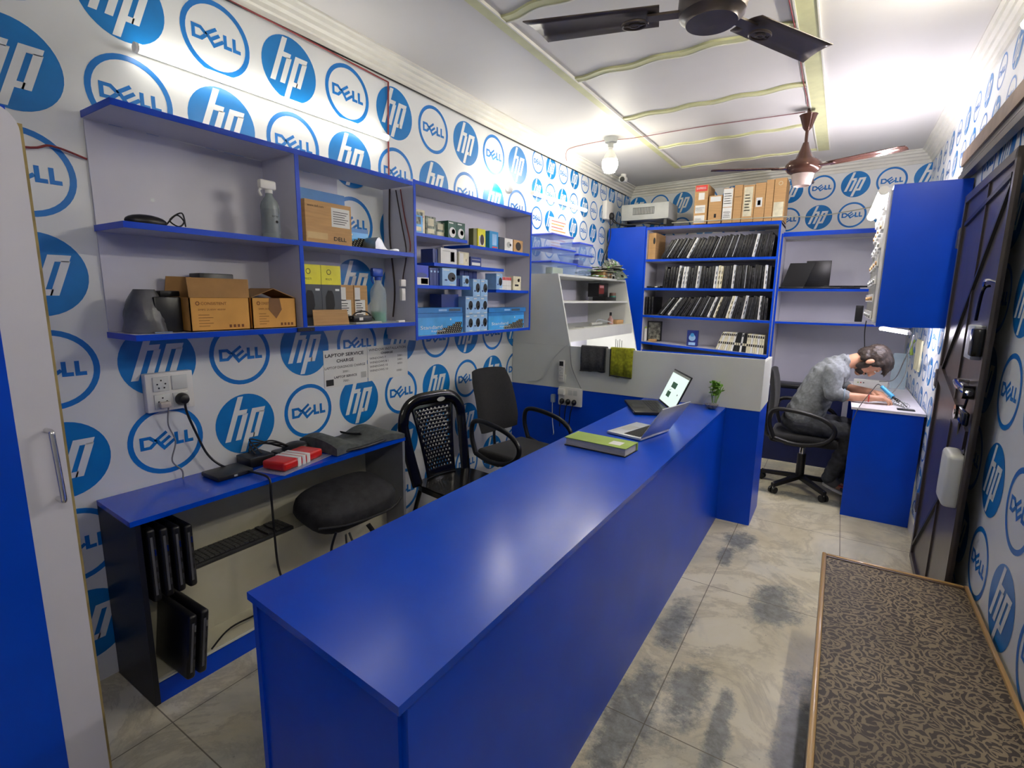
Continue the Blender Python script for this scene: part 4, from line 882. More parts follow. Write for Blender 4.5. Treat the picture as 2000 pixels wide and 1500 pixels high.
# red wire and cable clips along the top of the banner
cable('wire', [(WL+.012, .3, 2.80), (WL+.012, 1.3, 2.79), (WL+.02, 1.75, 2.78), (WL+.012, 2.1, 2.775), (WL+.012, 2.29, 2.77)], .004, redw, 'red wire running along the top edge of the left wall banner')
cable('wire', [(WL+.01, .3, 2.02), (WL+.012, .62, 2.02), (WL+.02, .70, 2.04), (WL+.012, .8, 2.02)], .004, redw, 'short red wire on the wall left of the wide shelf')
cable('cable', [(WL+.01, 1.0, 2.785), (WL+.015, 2.4, 2.79), (WL+.012, 3.5, 2.786), (WL+.012, 5.0, 2.788), (WL+.012, 6.2, 2.788)], .0045, rubber, 'thin black cable following the cornice along the left wall')
cable('wire', [(-2.28, 4.45, 2.80), (-2.27, 4.42, 2.86), (-2.2, 4.4, 2.89), (-1.87, 4.36, 2.892), (-1.6, 4.38, 2.882), (-1.1, 4.40, 2.892), (-.5, 4.43, 2.89), (-.36, 4.42, 2.885)], .0035, mat('pinkish_wire', (150, 110, 110), .5), 'wire across the ceiling from the big bulb to the far fan')
cable('wire', [(-.345, 2.6, 2.885), (-.335, 3.2, 2.885), (-.34, 3.8, 2.885), (-.335, 4.1, 2.882), (-.34, 4.3, 2.885)], .003, redw, 'red wire along the ceiling frame between the two fans')

# ------------------------------------------------------------------ on and in the low cabinet
t = thing('laptop_bag', 'limp grey laptop bag on the right of the low blue-topped cabinet', 'bag', (-2.2, 1.8, .751))
bagm = mat('grey_canvas', (84, 88, 86), .85, var=.12, scale=40, bump=.2)
mb = MB(); n, m_ = 16, 8; top = []; bot = []
for i in range(n+1):
    a = i/n
    for j in range(m_+1):
        b = j/m_; y = 1.58+.44*a; x = -2.34+.30*b-.05*math.sin(PI*a)*(b-.5)+.03*a
        h = .062*math.exp(-((a-.1)/.18)**2)+.05*math.exp(-((a-.75)/.2)**2)+.016
        top.append((x, y, .755+h*(1-.35*abs(2*b-1)**3)+.004*math.sin(9*a+5*b))); bot.append((x, y, .7535+.0*h))
vs = top+bot; L = len(top); W = m_+1
fs = [(i*W+j, i*W+j+1, (i+1)*W+j+1, (i+1)*W+j) for i in range(n) for j in range(m_)]
fs = [tuple(reversed(f)) for f in fs]+[tuple(L+k for k in f) for f in fs]
for i in range(n): fs += [(i*W, (i+1)*W, L+(i+1)*W, L+i*W), (i*W+m_, L+i*W+m_, L+(i+1)*W+m_, (i+1)*W+m_)]
for j in range(m_): fs += [(j, L+j, L+j+1, j+1), (n*W+j, n*W+j+1, L+n*W+j+1, L+n*W+j)]
mb.add(vs, fs, bagm, True); mb.build('body', t)
mb = MB(); mb.tube([(-2.26, 1.78, .80), (-2.2, 1.80, .795), (-2.14, 1.82, .80)], .012, fabric, flat=.3); mb.build('buckle_strap', t)
mb = MB(); mb.tube([(-2.06, 1.62, .764), (-2.03, 1.75, .764), (-2.05, 1.95, .764)], .008, black); mb.build('edge_piping', t)
t = thing('cable_heap', 'heap of black adapters and cables left of the grey bag', 'cables', (-2.24, 1.45, .751))
mb = MB(); mb.ell((-2.26, 1.50, .782), (.06, .07, .03), black); mb.box((-2.32, 1.40, .7515), (-2.2, 1.5, .78), black, bev=.008); mb.build('adapter', t)
for k in range(4):
    mb = MB(); a = .3*k; mb.tube([(-2.3+.02*k, 1.26+.03*k, .757), (-2.32, 1.30, .80+.02*k), (-2.29, 1.38+.02*k, .84-.015*k), (-2.25, 1.46, .80), (-2.2, 1.52-.03*k, .765)], .004, black); mb.build('cord', t)
mb = MB(); mb.box((-2.30, 1.06, .7515), (-2.16, 1.22, .773), black, bev=.006); mb.box((-2.17, 1.13, .758), (-2.1585, 1.145, .766), gm); mb.build('hard_disk_box', label='flat black device lying beside the plug cord on cabinet top', cat='device')
mb = MB(); mb.box((-2.34, 1.24, .7515), (-2.22, 1.36, .795), black, bev=.004); mb.build('router_box', label='black square box between the flat device and red packet', cat='box')
t = thing('red_packet', 'red wrapped packet with white stripes at the front of cabinet top', 'packet', (-2.13, 1.40, .751), math.radians(14))
mb = MB(); mb.box((-.065, -.13, .004), (.065, .13, .046), redp, bev=.012); mb.build('body', t, world=False)
for k in range(3):
    mb = MB(); mb.box((-.0655, -.045+.03*k, .003), (.066, -.022+.03*k, .0475), paper, bev=.002); mb.build('stripe', t, world=False)
mb = MB(); mb.box((-.085, -.16, .001), (.09, .16, .0035), mat('clear_film', (220, 225, 235), .1, alpha=.35)); mb.build('clear_wrap', t, world=False)
# inside: keyboard, laptops, black bag
t = thing('keyboard', 'dusty black keyboard lying on the ledge inside the low cabinet', 'keyboard', (-2.245, 1.17, .4005), 0)
mb = MB(); mb.box((-.06, -.235, .0), (.075, .235, .018), mat('dusty_black', (52, 52, 52), .6, var=.2), bev=.004); mb.build('case', t, world=False)
mb = MB(); mb.box((-.054, -.23, .0181), (.066, .23, .0195), dk)
for r_ in range(6):
    for c_ in range(20):
        if c_ in (14, 16): continue
        mb.box((-.05+.019*r_, -.225+.0222*c_, .018), (-.034+.019*r_, -.206+.0222*c_, .026), mat('grey_keys', (70, 70, 68), .6), bev=0)
mb.build('key_field', t, world=False)
def stand_lap(y, z, lean, lb, x=-2.17, w_=.26, h=.26):
    mb = MB(); mb.box((-.13, -.016, 0), (.13, .016, h), blackg if False else black, bev=.012); mb.box((.128, -.006, .03), (.1315, .002, h-.03), mat('dull_grey_trim', (90, 90, 94), .4)); 
    for k in range(4): mb.box((.128, .004, .05+.045*k), (.1312, .009, .075+.045*k), chrome if k == 3 else mat('port_grey', (60, 60, 64), .4))
    o = mb.build('laptop', label=lb, cat='laptop', origin=(0, 0, 0)); o.location = (x, y, z); o.rotation_euler = (lean, 0, 0)
for k, lb in enumerate(('upright black laptop nearest the end panel inside the low cabinet', 'upright black laptop, second in the low cabinet', 'upright black laptop, third in the low cabinet', 'upright black laptop against the dusty keyboard in the low cabinet')):
    stand_lap(.752+.042*k, .403, 0, lb, h=.29-.01*k)
for k, lb in enumerate(('black laptop leaning at the bottom of low cabinet, nearer the end', 'black laptop leaning at the bottom of low cabinet, nearer the cable')):
    stand_lap(.78+.042*k, .115, -.12, lb, x=-2.04, h=.25)
cable('cable', [(-2.0, .90, .13), (-2.04, 1.0, .15), (-2.06, 1.15, .135), (-2.05, 1.35, .16), (-2.05, 1.6, .14)], .004, rubber, 'thin black cable on the bottom shelf of the low cabinet')
t = thing('black_bag', 'black padded laptop bag stuffed in the right half of low cabinet', 'bag', (-2.1, 1.7, .4))
mb = MB(); mb.ell((0, 0, 0), (.165, .26, .075), fabric2, n=28, k=14)
for i, v in enumerate(mb.v):
    s = lambda q, r: math.copysign(abs(q/r)**.6*r, q); mb.v[i] = V(s(v.x, .165), s(v.y, .26), s(v.z, .075)+.02*math.sin(v.y*8))
R_ = Matrix.Translation((-2.07, 1.65, .49)) @ Matrix.Rotation(math.radians(14), 4, 'Y') @ Matrix.Rotation(math.radians(-5), 4, 'X')
mb.v = [R_ @ v for v in mb.v]; mb.build('body', t)
mb = MB(); mb.tube([R_ @ V(.13, -.27, -.01), R_ @ V(.17, -.1, -.015), R_ @ V(.17, .15, -.01), R_ @ V(.12, .28, 0)], .006, black); mb.build('zip', t)
mb = MB(); mb.tube([(-1.90, 1.52, .41), (-1.87, 1.53, .35), (-1.85, 1.60, .31), (-1.86, 1.64, .36), (-1.88, 1.62, .42)], .012, fabric, flat=.4); mb.tube([(-1.9, 1.50, .41), (-1.88, 1.49, .30), (-1.87, 1.5, .2)], .012, fabric, flat=.4); mb.build('strap', t)
mb = MB(); mb.tube([(-1.92, 1.46, .43), (-1.92, 1.43, .36), (-1.91, 1.42, .28)], .006, black); mb.build('zip_pull', t)

# ------------------------------------------------------------------ on the reception counter
T = .8175
t = thing('ledger_book', 'thick green-covered ledger book on the near part of the counter', 'book', (-.935, 2.285, T), math.radians(-4))
mb = MB(); mb.box((-.165, -.072, .0), (.165, .072, .003), ink); mb.box((-.165, -.072, .038), (.165, .072, .042), green, bev=.001); mb.box((-.168, .06, .0), (.165, .074, .041), green); mb.build('cover', t, world=False)
mb = MB(); mb.box((-.158, -.066, .0035), (.160, .06, .0375), mat('page_edges', (178, 176, 166), .8, stretch=(1, 1, 60), var=.15, scale=20)); mb.build('pages', t, world=False)
mb = MB(); mb.rect(.06, -.04, .12, .02, (0, 0, .042), X, Y, slim_w); mb.build('label_patch', t, world=False)
def frame_M(o, ex, ey):
    ex = Vector(ex).normalized(); ez = ex.cross(Vector(ey)).normalized(); ey = ez.cross(ex)
    M = Matrix((ex, ey, ez)).transposed().to_4x4(); M.translation = Vector(o); return M
# silver laptop: hinge runs (-.80,2.50)->(-.735,2.80); base toward -x
hd = V(.066, .29, 0).normalized(); bd = V(-.96, .24, 0).normalized(); bd = (bd-hd*bd.dot(hd)).normalized()
t = thing('silver_laptop', 'open silver laptop on the counter with its back toward the aisle', 'laptop', (-.9, 2.7, T))
wd, dp = .30, .215; o0 = V(-.805, 2.51, T)+hd*.30; hd = -hd
M = frame_M(o0, hd, -bd)   # x along hinge, y away from base
mb = MB(); mb.box((0, -dp, .002), (wd, 0, .016), silver, M=M, bev=.005); mb.build('base', t)
mb = MB()
for r_ in range(6):
    for c_ in range(14): mb.box((.018+.019*c_, -.115+.0165*r_, .0162), (.034+.019*c_, -.101+.0165*r_, .018), ink, M=M)
mb.box((.10, -.195, .0161), (.20, -.13, .0165), gm, M=M); mb.build('key_field', t)
sd = (Z*.80-bd*.52).normalized()
M2 = frame_M(o0+Z*.017, hd, sd)
mb = MB(); mb.box((0, 0, -.002), (wd, .205, .004), silver, M=M2, bev=.003); mb.build('lid', t)
lid = [o for o in C.objects if o.parent == t and o.name.startswith('lid')][0]
mb = MB(); 
mb.box((.01, .01, .0042), (wd-.01, .195, .0046), blackg, M=M2); mb.build('screen', lid)
mb = MB(); vs = [(.15+.018*math.cos(a)*(1+.08*math.cos(2*a)), .105+.02*math.sin(a)-.003*math.cos(a)**2) for a in [2*PI*k/20 for k in range(20)]]
mb.add([M2 @ V(a, b, -.0028) for a, b in vs], [tuple(reversed(range(20)))], white); mb.add([M2 @ V(a, b, -.0028) for a, b in ((.152, .128), (.160, .137), (.162, .143), (.155, .136))], [(3, 2, 1, 0)], white); mb.build('emblem', lid)
# black laptop: hinge (-1.00,3.50)->(-.80,3.14); screen faces (-x,-y)
t = thing('black_laptop', 'open black laptop with a lit white page, behind the silver one', 'laptop', (-.98, 3.2, T))
p0, p1 = V(-1.03, 3.55, T), V(-.83, 3.20, T); hd = (p1-p0).normalized(); bd = V(-.87, -.49, 0).normalized(); wd = (p1-p0).length
M = frame_M(p0, hd, -bd)
mb = MB(); mb.box((0, -.24, .002), (wd, 0, .02), black, M=M, bev=.004); mb.build('base', t)
mb = MB(); 
for r_ in range(5):
    for c_ in range(15): mb.box((.03+.0225*c_, -.12+.019*r_, .0201), (.048+.0225*c_, -.105+.019*r_, .0215), dk, M=M)
mb.box((.14, -.22, .0201), (.25, -.15, .0206), dk, M=M); mb.box((wd-.06, -.2405, .008), (wd-.03, -.2385, .013), white, M=M); mb.build('key_field', t)
sd = (Z*.90-bd*.40).normalized(); M2 = frame_M(p0+Z*.021, hd, sd)
mb = MB(); mb.box((0, 0, -.008), (wd, .25, .0), black, M=M2, bev=.002); mb.build('lid', t)
lid = [o for o in C.objects if o.parent == t and o.name.startswith('lid')][0]
scm = mat('lit_screen_page', (196, 216, 206), .2, emit=.55, var=0); scd = mat('lit_screen_picture', (30, 70, 50), .2, emit=.4, var=.3)
mb = MB(); a = [M2 @ V(x, y, .0012) for x, y in ((.010, .014), (wd-.010, .014), (wd-.010, .24), (.010, .24))]; mb.add(a, [(0, 1, 2, 3)], scm)
def sr(x0, y0, x1, y1, m): mb.add([M2 @ V(x, y, .0020) for x, y in ((x0, y0), (x1, y0), (x1, y1), (x0, y1))], [(0, 1, 2, 3)], m)
sr(.12, .13, .23, .17, scd); sr(.10, .06, .18, .10, scd); sr(.14, .11, .15, .118, ink); sr(.12, .105, .13, .112, ink); sr(wd-.09, .10, wd-.075, .11, ink); sr(.01, .225, wd-.01, .24, gm); mb.build('screen', lid)
# plant in a glass bowl
t = thing('potted_plant', 'small leafy green cutting in a round glass bowl at the counter end', 'plant', (-.675, 3.585, T))
mb = MB(); mb.lathe([(.024, .001), (.038, .010), (.048, .032), (.049, .048), (.040, .072), (.028, .086), (.031, .092)], glass_m, c=(-.675, 3.585, T)); mb.build('glass_bowl', t)
mb = MB(); mb.lathe([(.022, .003), (.036, .011), (.045, .03), (.0, .032)], mat('pebbles_in_water', (130, 120, 100), .4, var=.5, scale=90), c=(-.675, 3.585, T)); mb.build('pebbles', t)
mb = MB(); rnd = random.Random(4)
for k in range(8):
    a = rnd.uniform(0, 2*PI); x, y = -.66+.012*math.cos(a), 3.585+.012*math.sin(a); tx, ty, tz = x+.03*math.cos(a)+.01, y+.03*math.sin(a), T+rnd.uniform(.12, .19)
    mb.tube([(x, y, T+.04), ((x+tx)/2, (y+ty)/2, (T+tz)/2+.03), (tx, ty, tz)], .0028, leafm, n=6)
mb.build('stems', t)
mb = MB()
for k in range(130):
    a = rnd.uniform(0, 2*PI); rr = rnd.uniform(0, .036); c = V(-.66+rr*math.cos(a), 3.585+rr*math.sin(a), T+rnd.uniform(.095, .185)); u = V(rnd.uniform(-1, 1), rnd.uniform(-1, 1), rnd.uniform(-.4, .6)).normalized(); s = u.cross(V(rnd.uniform(-1, 1), rnd.uniform(-1, 1), 1)).normalized(); L = rnd.uniform(.02, .034)
    mb.add([c, c+u*L*.5+s*L*.35, c+u*L, c+u*L*.5-s*L*.35], [(0, 1, 2, 3)], leafm)
mb.build('leaves', t)

# ------------------------------------------------------------------ on the partition
def towel(x0, x1, z0, m, edge, label, cx):
    t = thing('cloth', label, 'cloth', ((x0+x1)/2, 3.68, z0))
    mb = MB(); n = 14; vs = []; th = .006
    prof = [(3.716, z0+.03), (3.716, 1.165), (3.712, 1.174), (3.698, 1.178), (3.682, 1.174), (3.677, 1.16), (3.672, 1.08), (3.672, z0)]
    for i in range(n+1):
        x = x0+(x1-x0)*i/n
        for y, z in prof: vs.append((x, y-.006+.003*math.sin(i*1.3+z*9), z+(.004*math.sin(i*.9) if z < 1.0 else 0)))
    L = len(prof); mb.add(vs, [(i*L+j, (i+1)*L+j, (i+1)*L+j+1, i*L+j+1) for i in range(n) for j in range(L-1)], m, True); o = mb.build('towel', t)
    sm = o.modifiers.new('thick', 'SOLIDIFY'); sm.thickness = th; sm.offset = 0
    mb = MB(); mb.tube([(cx, 3.665, 1.168), (cx, 3.660, 1.08), (cx, 3.659, z0+.01), (x0 if cx > (x0+x1)/2 else x1, 3.659, z0)], .005, edge, spline=False); mb.build('trim', t)
towel(-1.70, -1.49, .98, mat('dark_grey_cloth', (74, 74, 76), .95, var=.15, scale=80, bump=.4), black, 'dark grey cloth hanging over the cream partition, left of the green one', -1.495)
towel(-1.455, -1.275, .955, mat('mustard_green_cloth', (150, 152, 28), .95, var=.2, scale=50, bump=.5), black, 'mustard green cloth hanging over the cream partition', -1.450)
t = thing('remote_control', 'white air conditioner remote in its holder on the cream partition', 'remote', (-1.865, 3.68, .87))
mb = MB(); mb.box((-1.90, 3.672, .862), (-1.83, 3.685, .93), cream, bev=.004); mb.build('holder', t)
mb = MB(); mb.box((-1.890, 3.655, .872), (-1.838, 3.6715, 1.05), white, bev=.005); mb.build('body', t)
o_ = (-1.890, 3.655, .872); mb = MB(); mb.rect(.008, .13, .044, .168, o_, X, Z, ink)
for a, b in ((.018, .115), (.03, .105), (.012, .09), (.02, .07), (.032, .07), (.012, .05), (.024, .05), (.036, .05), (.012, .025), (.024, .025), (.036, .025)): mb.rect(a, b, a+.008, b+.006, o_, X, Z, gm)
mb.build('buttons', t)
t = thing('switch_board', 'white socket board with three black plugs on the blue partition', 'switch board', (-1.79, 3.68, .68))
mb = MB(); mb.box((-1.89, 3.665, .678), (-1.68, 3.688, .828), white, bev=.006); mb.build('box', t)
for k in range(3): mb = MB(); mb.ell((-1.845+.055*k, 3.645, .715), (.02, .025, .024), black); mb.tube([(-1.845+.055*k, 3.63, .70), (-1.85+.05*k, 3.62, .64), (-1.86+.04*k, 3.65, .5)], .004, black); mb.build('plug', t)
mb = MB(); mb.box((-1.88, 3.63, .765), (-1.82, 3.664, .82), white, bev=.01); mb.build('white_adapter', t)
mb = MB()
for a in (.09, .135): mb.rect(a, .09, a+.035, .13, (-1.89, 3.665, .678), X, Z, cream)
mb.build('switches', t)
mb = MB(); mb.box((-1.955, 3.65, .69), (-1.92, 3.685, .76), clearp, bev=.008); mb.tube([(-1.94, 3.66, .69), (-1.93, 3.65, .55), (-1.90, 3.62, .45), (-1.92, 3.65, .42)], .003, white); mb.build('charger', label='small clear charger with white cord left of the socket board', cat='charger')
cable('cable', [(-1.815, 3.70, 1.173), (-1.80, 3.675, 1.14), (-1.78, 3.675, 1.0), (-1.72, 3.675, .88), (-1.69, 3.675, .83)], .003, mat('grey_cord', (130, 130, 130), .5), 'thin grey cable falling from the hutch corner to the socket board')
cable('cable', [(-1.82, 3.70, 1.173), (-1.86, 3.675, 1.15), (-1.95, 3.675, 1.05), (-2.05, 3.675, .88), (-2.2, 3.675, .84)], .003, mat('white_cord', (200, 200, 196), .5), 'thin white cable drooping left across the cream partition')
# on top of and inside the hutch
def tub(x, y, z, lx, ly, h, label, group):
    t = thing('storage_tub', label, 'tub', (x, y, z), group=group)
    mb = MB(); vs = []; e = .9
    for i, (s, zz) in enumerate(((e, 0), (1, h), (.97, h), (e*.96, .004))):
        for a, b in ((-1, -1), (1, -1), (1, 1), (-1, 1)): vs.append((a*lx/2*s, b*ly/2*s, zz))
    fs = [(3, 2, 1, 0)]+[(k, (k+1) % 4, 4+(k+1) % 4, 4+k) for k in range(4)]+[(4+k, 4+(k+1) % 4, 8+(k+1) % 4, 8+k) for k in range(4)]+[(8+k, 8+(k+1) % 4, 12+(k+1) % 4, 12+k) for k in range(4)]+[(12, 13, 14, 15)]
    mb.add(vs, fs, tubplastic); mb.build('body', t, world=False)
    mb = MB(); mb.box((-lx/2*1.04, -ly/2*1.04, h+.0005), (lx/2*1.04, ly/2*1.04, h+.016), tublid, bev=.006); mb.build('lid', t, world=False); return t
gA = 'big tubs in the left stack'; gB = 'small tubs in the right stack'
for k, w in enumerate(('bottom', 'middle', 'top')): tub(-2.16, 4.01-.01*k, 1.7405+.112*k, .24-.01*k, .48-.05*k, .094, 'big clear tub with blue lid, %s of the left stack on the hutch' % w, gA)
for k, w in enumerate(('bottom', 'middle', 'top')): tub(-2.16, 4.46+.01*k, 1.7405+.104*k, .2, .33-.02*k, .086, 'small clear tub with blue lid, %s of the right stack on hutch' % w, gB)
mb = MB(); mb.box((-2.13, 3.83, 1.746), (-2.06, 4.02, 1.80), mat('pale_yellow_pack', (206, 206, 120), .5), bev=.006); mb.build('soap_pack', label='pale yellow pack seen inside the lowest big tub', cat='pack')
mb = MB(); mb.box((-2.2, 4.40, 1.854), (-2.1, 4.52, 1.90), mat('purple_pack', (70, 50, 130), .5), bev=.01); mb.build('purple_pouch', label='purple pouch seen inside the middle small tub', cat='pouch')
for k, (y, z, lb) in enumerate(((4.70, 1.7405, 'small open brown carton on hutch right of the tubs'), (4.83, 1.7405, 'small cream-brown carton next to the circuit boards'))):
    mb = MB(); mb.box((-2.1, y, z), (-1.97, y+.10, z+.075-.01*k), card if not k else slim_c, bev=.002); mb.rect(.02, .01, .08, .05, (-1.97, y, z), Y, Z, card_in); mb.build('small_carton', label=lb, cat='box')
rb = random.Random(3); bd_protos = []
for k in range(2):
    mb = MB(); m = (pcb, pcb2)[k]
    mb.box((-.09, -.12, 0), (.09, .12, .002), m)
    for q in range(12):
        a, b = rb.uniform(-.08, .06), rb.uniform(-.11, .09); mb.box((a, b, .002), (a+rb.uniform(.01, .03), b+rb.uniform(.01, .035), .002+rb.uniform(.003, .012)), (ink, gm, silver, leafm)[q % 4] if q % 4 < 3 else (mat('bright_green_board', (110, 170, 60), .4)))
    o = mb.build('circuit_board', origin=(0, 0, 0)); bd_protos.append(o)
cnt = 0
for i in range(34):
    o = bd_protos[i % 2] if i < 2 else bpy.data.objects.new('circuit_board', bd_protos[i % 2].data)
    if i >= 2: C.objects.link(o)
    tt = i/34; lay = i % 6
    y = rb.uniform(4.62, 5.15) if lay < 3 else rb.uniform(4.85, 5.12)
    o.location = (rb.uniform(-2.18, -2.0), y, 1.747+.020*lay+.0006*i); o.rotation_euler = (rb.uniform(-.10, .10), rb.uniform(-.08, .12), rb.uniform(0, 6.28))
    if i > 27: o.rotation_euler = (rb.uniform(.8, 1.2), rb.uniform(-.2, .2), rb.uniform(1.2, 1.9)); o.location = (rb.uniform(-2.1, -1.98), rb.uniform(5.05, 5.16), 1.83)
    tag(o, 'bare circuit board in the jumbled heap on top of the cream hutch' if i <= 27 else 'bare circuit board standing on edge, %s of six at the right end of heap' % ORD[i-28], 'circuit board', 'circuit boards heaped on the hutch')
mb = MB(); mb.box((-2.12, 4.80, 1.524), (-1.97, 5.06, 1.56), black, bev=.003); mb.build('black_case', label='flat black case under the red and black box in the hutch', cat='case')
mb = MB(); mb.box((-2.2, 4.86, 1.561), (-2.08, 5.10, 1.70), black); mb.rect(.0, .03, .13, .12, (-2.08, 4.86, 1.561), Y, Z, mat('maroon_print', (120, 40, 36), .5)); mb.rect(.02, .09, .12, .115, (-2.08, 4.86, 1.561), Y, Z, mat('pink_print', (200, 140, 140), .5), .001); mb.build('red_black_box', label='black box with a dark red print, upper shelf of the hutch', cat='box')
mb = MB(); mb.cyl((-2.03, 5.11, 1.5235), (-2.03, 5.11, 1.575), .035, mat('teal_jar', (60, 140, 120), .4)); mb.cyl((-2.03, 5.11, 1.5755), (-2.03, 5.11, 1.605), .033, mat('brown_lid', (120, 90, 76), .5)); mb.build('teal_jar', label='teal jar with a brown lid at the right end of upper shelf', cat='jar')
for k in range(3):
    mb = MB(); mb.box((-2.1, 3.735+.035*k, 1.291), (-2.0, 3.76+.035*k, 1.41-.01*k), (card_y, yel, slim_c)[k]); mb.build('slim_box', label=('ochre slim box at the left end of lower shelf of the hutch', 'yellow slim box second on the lower shelf of the hutch', 'cream slim box third on the lower shelf of the hutch')[k], cat='box')
mb = MB(); mb.box((-1.97, 4.1, 1.2905), (-1.88, 4.75, 1.294), gm); mb.cyl((-1.93, 4.35, 1.31), (-1.93, 4.6, 1.312), .014, gm); mb.tube([(-1.95, 4.5, 1.31), (-1.96, 4.6, 1.345), (-1.94, 4.8, 1.32), (-1.93, 4.9, 1.30)], .005, silver); mb.build('soldering_tool', label='grey metal tool lying on the lower shelf of the hutch', cat='tool')
mb = MB(); mb.lathe([(.026, 0), (.028, .05), (.012, .07), (.012, .085)], mat('pink_brown_bottle', (190, 150, 140), .4), c=(-1.95, 4.88, 1.2908)); mb.cyl((-1.95, 4.88, 1.376), (-1.95, 4.88, 1.41), .012, black); mb.build('flux_bottle', label='little bottle with a black cap on the lower shelf of hutch', cat='bottle')
mb = MB(); mb.box((-2.0, 4.95, 1.291), (-1.9, 5.12, 1.33), card, bev=.006); mb.build('small_carton', label='low brown packet right of the little bottle in the hutch', cat='packet')
for k in range(4):
    mb = MB(); mb.cyl((-1.62+.018*k, 4.2, .8055), (-1.62+.018*k, 4.2, 1.20-.01*(k % 2)), .004, gm); mb.build('screwdriver', label='thin tool tip, %s from the left, standing behind the mustard green cloth' % ORD[k], cat='tool', group='tool tips behind the mustard cloth')
# ------------------------------------------------------------------ chairs
def office_chair(loc, rz, label, mesh_seat_z=.47, back_h=.46, tilt=.12):
    t = thing('office_chair', label, 'chair', loc, rz)
    B = lambda mb, n, **k: mb.build(n, t, world=False, **k)
    mb = MB(); mb.box((-.24, -.24, mesh_seat_z-.05), (.24, .24, mesh_seat_z+.02), fabric, bev=.03); B(mb, 'seat')
    mb = MB(); n, m_ = 12, 12; fr = []; bk = []
    for i in range(n+1):
        v = i/n
        for j in range(m_+1):
            u = 2*j/m_-1; hw = (.215-.02*v)*(1-.12*max(0, abs(2*v-1)-.6)/.4)
            z = mesh_seat_z+.10+back_h*v-.015*(abs(u)**4)*(1 if v > .5 else -1)*abs(2*v-1); x = -.235-tilt*v*1.0-.03*(1-u*u)*1.0+.02*math.sin(PI*v)
            e = (1-abs(u)**6)*(1-abs(2*v-1)**8); fr.append((x+.022*e, u*hw, z)); bk.append((x-.022*e-.002, u*hw, z))
    W = m_+1; L = len(fr); fs = []
    for i in range(n):
        for j in range(m_): q = (i*W+j, i*W+j+1, (i+1)*W+j+1, (i+1)*W+j); fs += [q, tuple(L+k for k in reversed(q))]
    for i in range(n): fs += [(i*W, (i+1)*W, L+(i+1)*W, L+i*W), (i*W+m_, L+i*W+m_, L+(i+1)*W+m_, (i+1)*W+m_)]
    for j in range(m_): fs += [(j, L+j, L+j+1, j+1), (n*W+j, n*W+j+1, L+n*W+j+1, L+n*W+j)]
    mb.add(fr+bk, fs, fabric, True); B(mb, 'backrest')
    mb = MB(); mb.tube([(-.05, 0, mesh_seat_z-.06), (-.24, 0, mesh_seat_z-.06), (-.29, 0, mesh_seat_z+.0), (-.30, 0, mesh_seat_z+.2), (-.33, 0, mesh_seat_z+.32)], .022, black, flat=.5); B(mb, 'back_bracket')
    for s in (-1, 1):
        y = s*.28; mb = MB()
        mb.tube([(-.20, y, mesh_seat_z+.0), (-.24, y, mesh_seat_z+.12), (-.22, y, mesh_seat_z+.22), (-.10, y, mesh_seat_z+.235), (.10, y, mesh_seat_z+.20), (.20, y, mesh_seat_z+.13), (.19, y, mesh_seat_z+.05), (.10, y, mesh_seat_z-.01), (-.05, y, mesh_seat_z-.03), (-.20, y, mesh_seat_z+.0)], .017, black, n=10)
        mb.box((-.12, s*.2 if s > 0 else y, mesh_seat_z-.05), (.02, y if s > 0 else -.2, mesh_seat_z-.03), black); B(mb, 'armrest')
    mb = MB(); mb.cyl((0, 0, mesh_seat_z-.06), (0, 0, .28), .022, chrome); mb.cyl((0, 0, .30), (0, 0, .09), .032, black); mb.box((-.1, -.08, mesh_seat_z-.075), (.1, .08, mesh_seat_z-.05), black); B(mb, 'column')
    mb = MB(); mb.tube([(.0, -.05, mesh_seat_z-.07), (.0, -.26, mesh_seat_z-.09)], .006, black, spline=False); B(mb, 'lever')
    for k in range(5):
        a = 2*PI*k/5+.35; d = V(math.cos(a), math.sin(a), 0); s = V(-d.y, d.x, 0)
        mb = MB(); q = [V(0, 0, .12)+s*.028, V(0, 0, .12)-s*.028, d*.31+V(0, 0, .085)-s*.015, d*.31+V(0, 0, .085)+s*.015]
        mb.add([v-Z*.03 for v in q]+q, [(3, 2, 1, 0), (4, 5, 6, 7), (0, 1, 5, 4), (1, 2, 6, 5), (2, 3, 7, 6), (3, 0, 4, 7)], black); lg = B(mb, 'leg')
        mb = MB(); c = d*.30
        for sg in (-1, 1): mb.cyl(c+s*sg*.008+Z*.028, c+s*sg*.026+Z*.028, .027, black, n=14)
        mb.cyl(c+Z*.03, c+Z*.09, .008, chrome, n=8); mb.build('caster', lg, world=False)
    return t
office_chair((-1.80, 2.98, 0), math.radians(-10), 'black office chair behind the counter, its back against the left wall')
# plastic chair
t = thing('plastic_chair', 'black moulded plastic chair with a pierced back, right of the low cabinet', 'chair', (-1.84, 2.32, 0), math.radians(-8))
B = lambda mb, n, **k: mb.build(n, t, world=False, **k)
mb = MB(); vs = []; n = 14
pl = []
for k in range(28):
    a = 2*PI*k/28; c, s = math.cos(a), math.sin(a); pl.append((.21*math.copysign(abs(c)**.45, c), .215*math.copysign(abs(s)**.45, s)))
mb.prism(pl, (0, 0, .425), X, Y, .012, blackg); mb.prism([(a*1.02, b*1.02) for a, b in pl], (0, 0, .40), X, Y, .03, blackg); mb.v = [V(v.x, v.y, v.z-.012*(1-(v.x/.22)**2)*(1-(v.y/.22)**2)) for v in mb.v]; o = B(mb, 'seat')
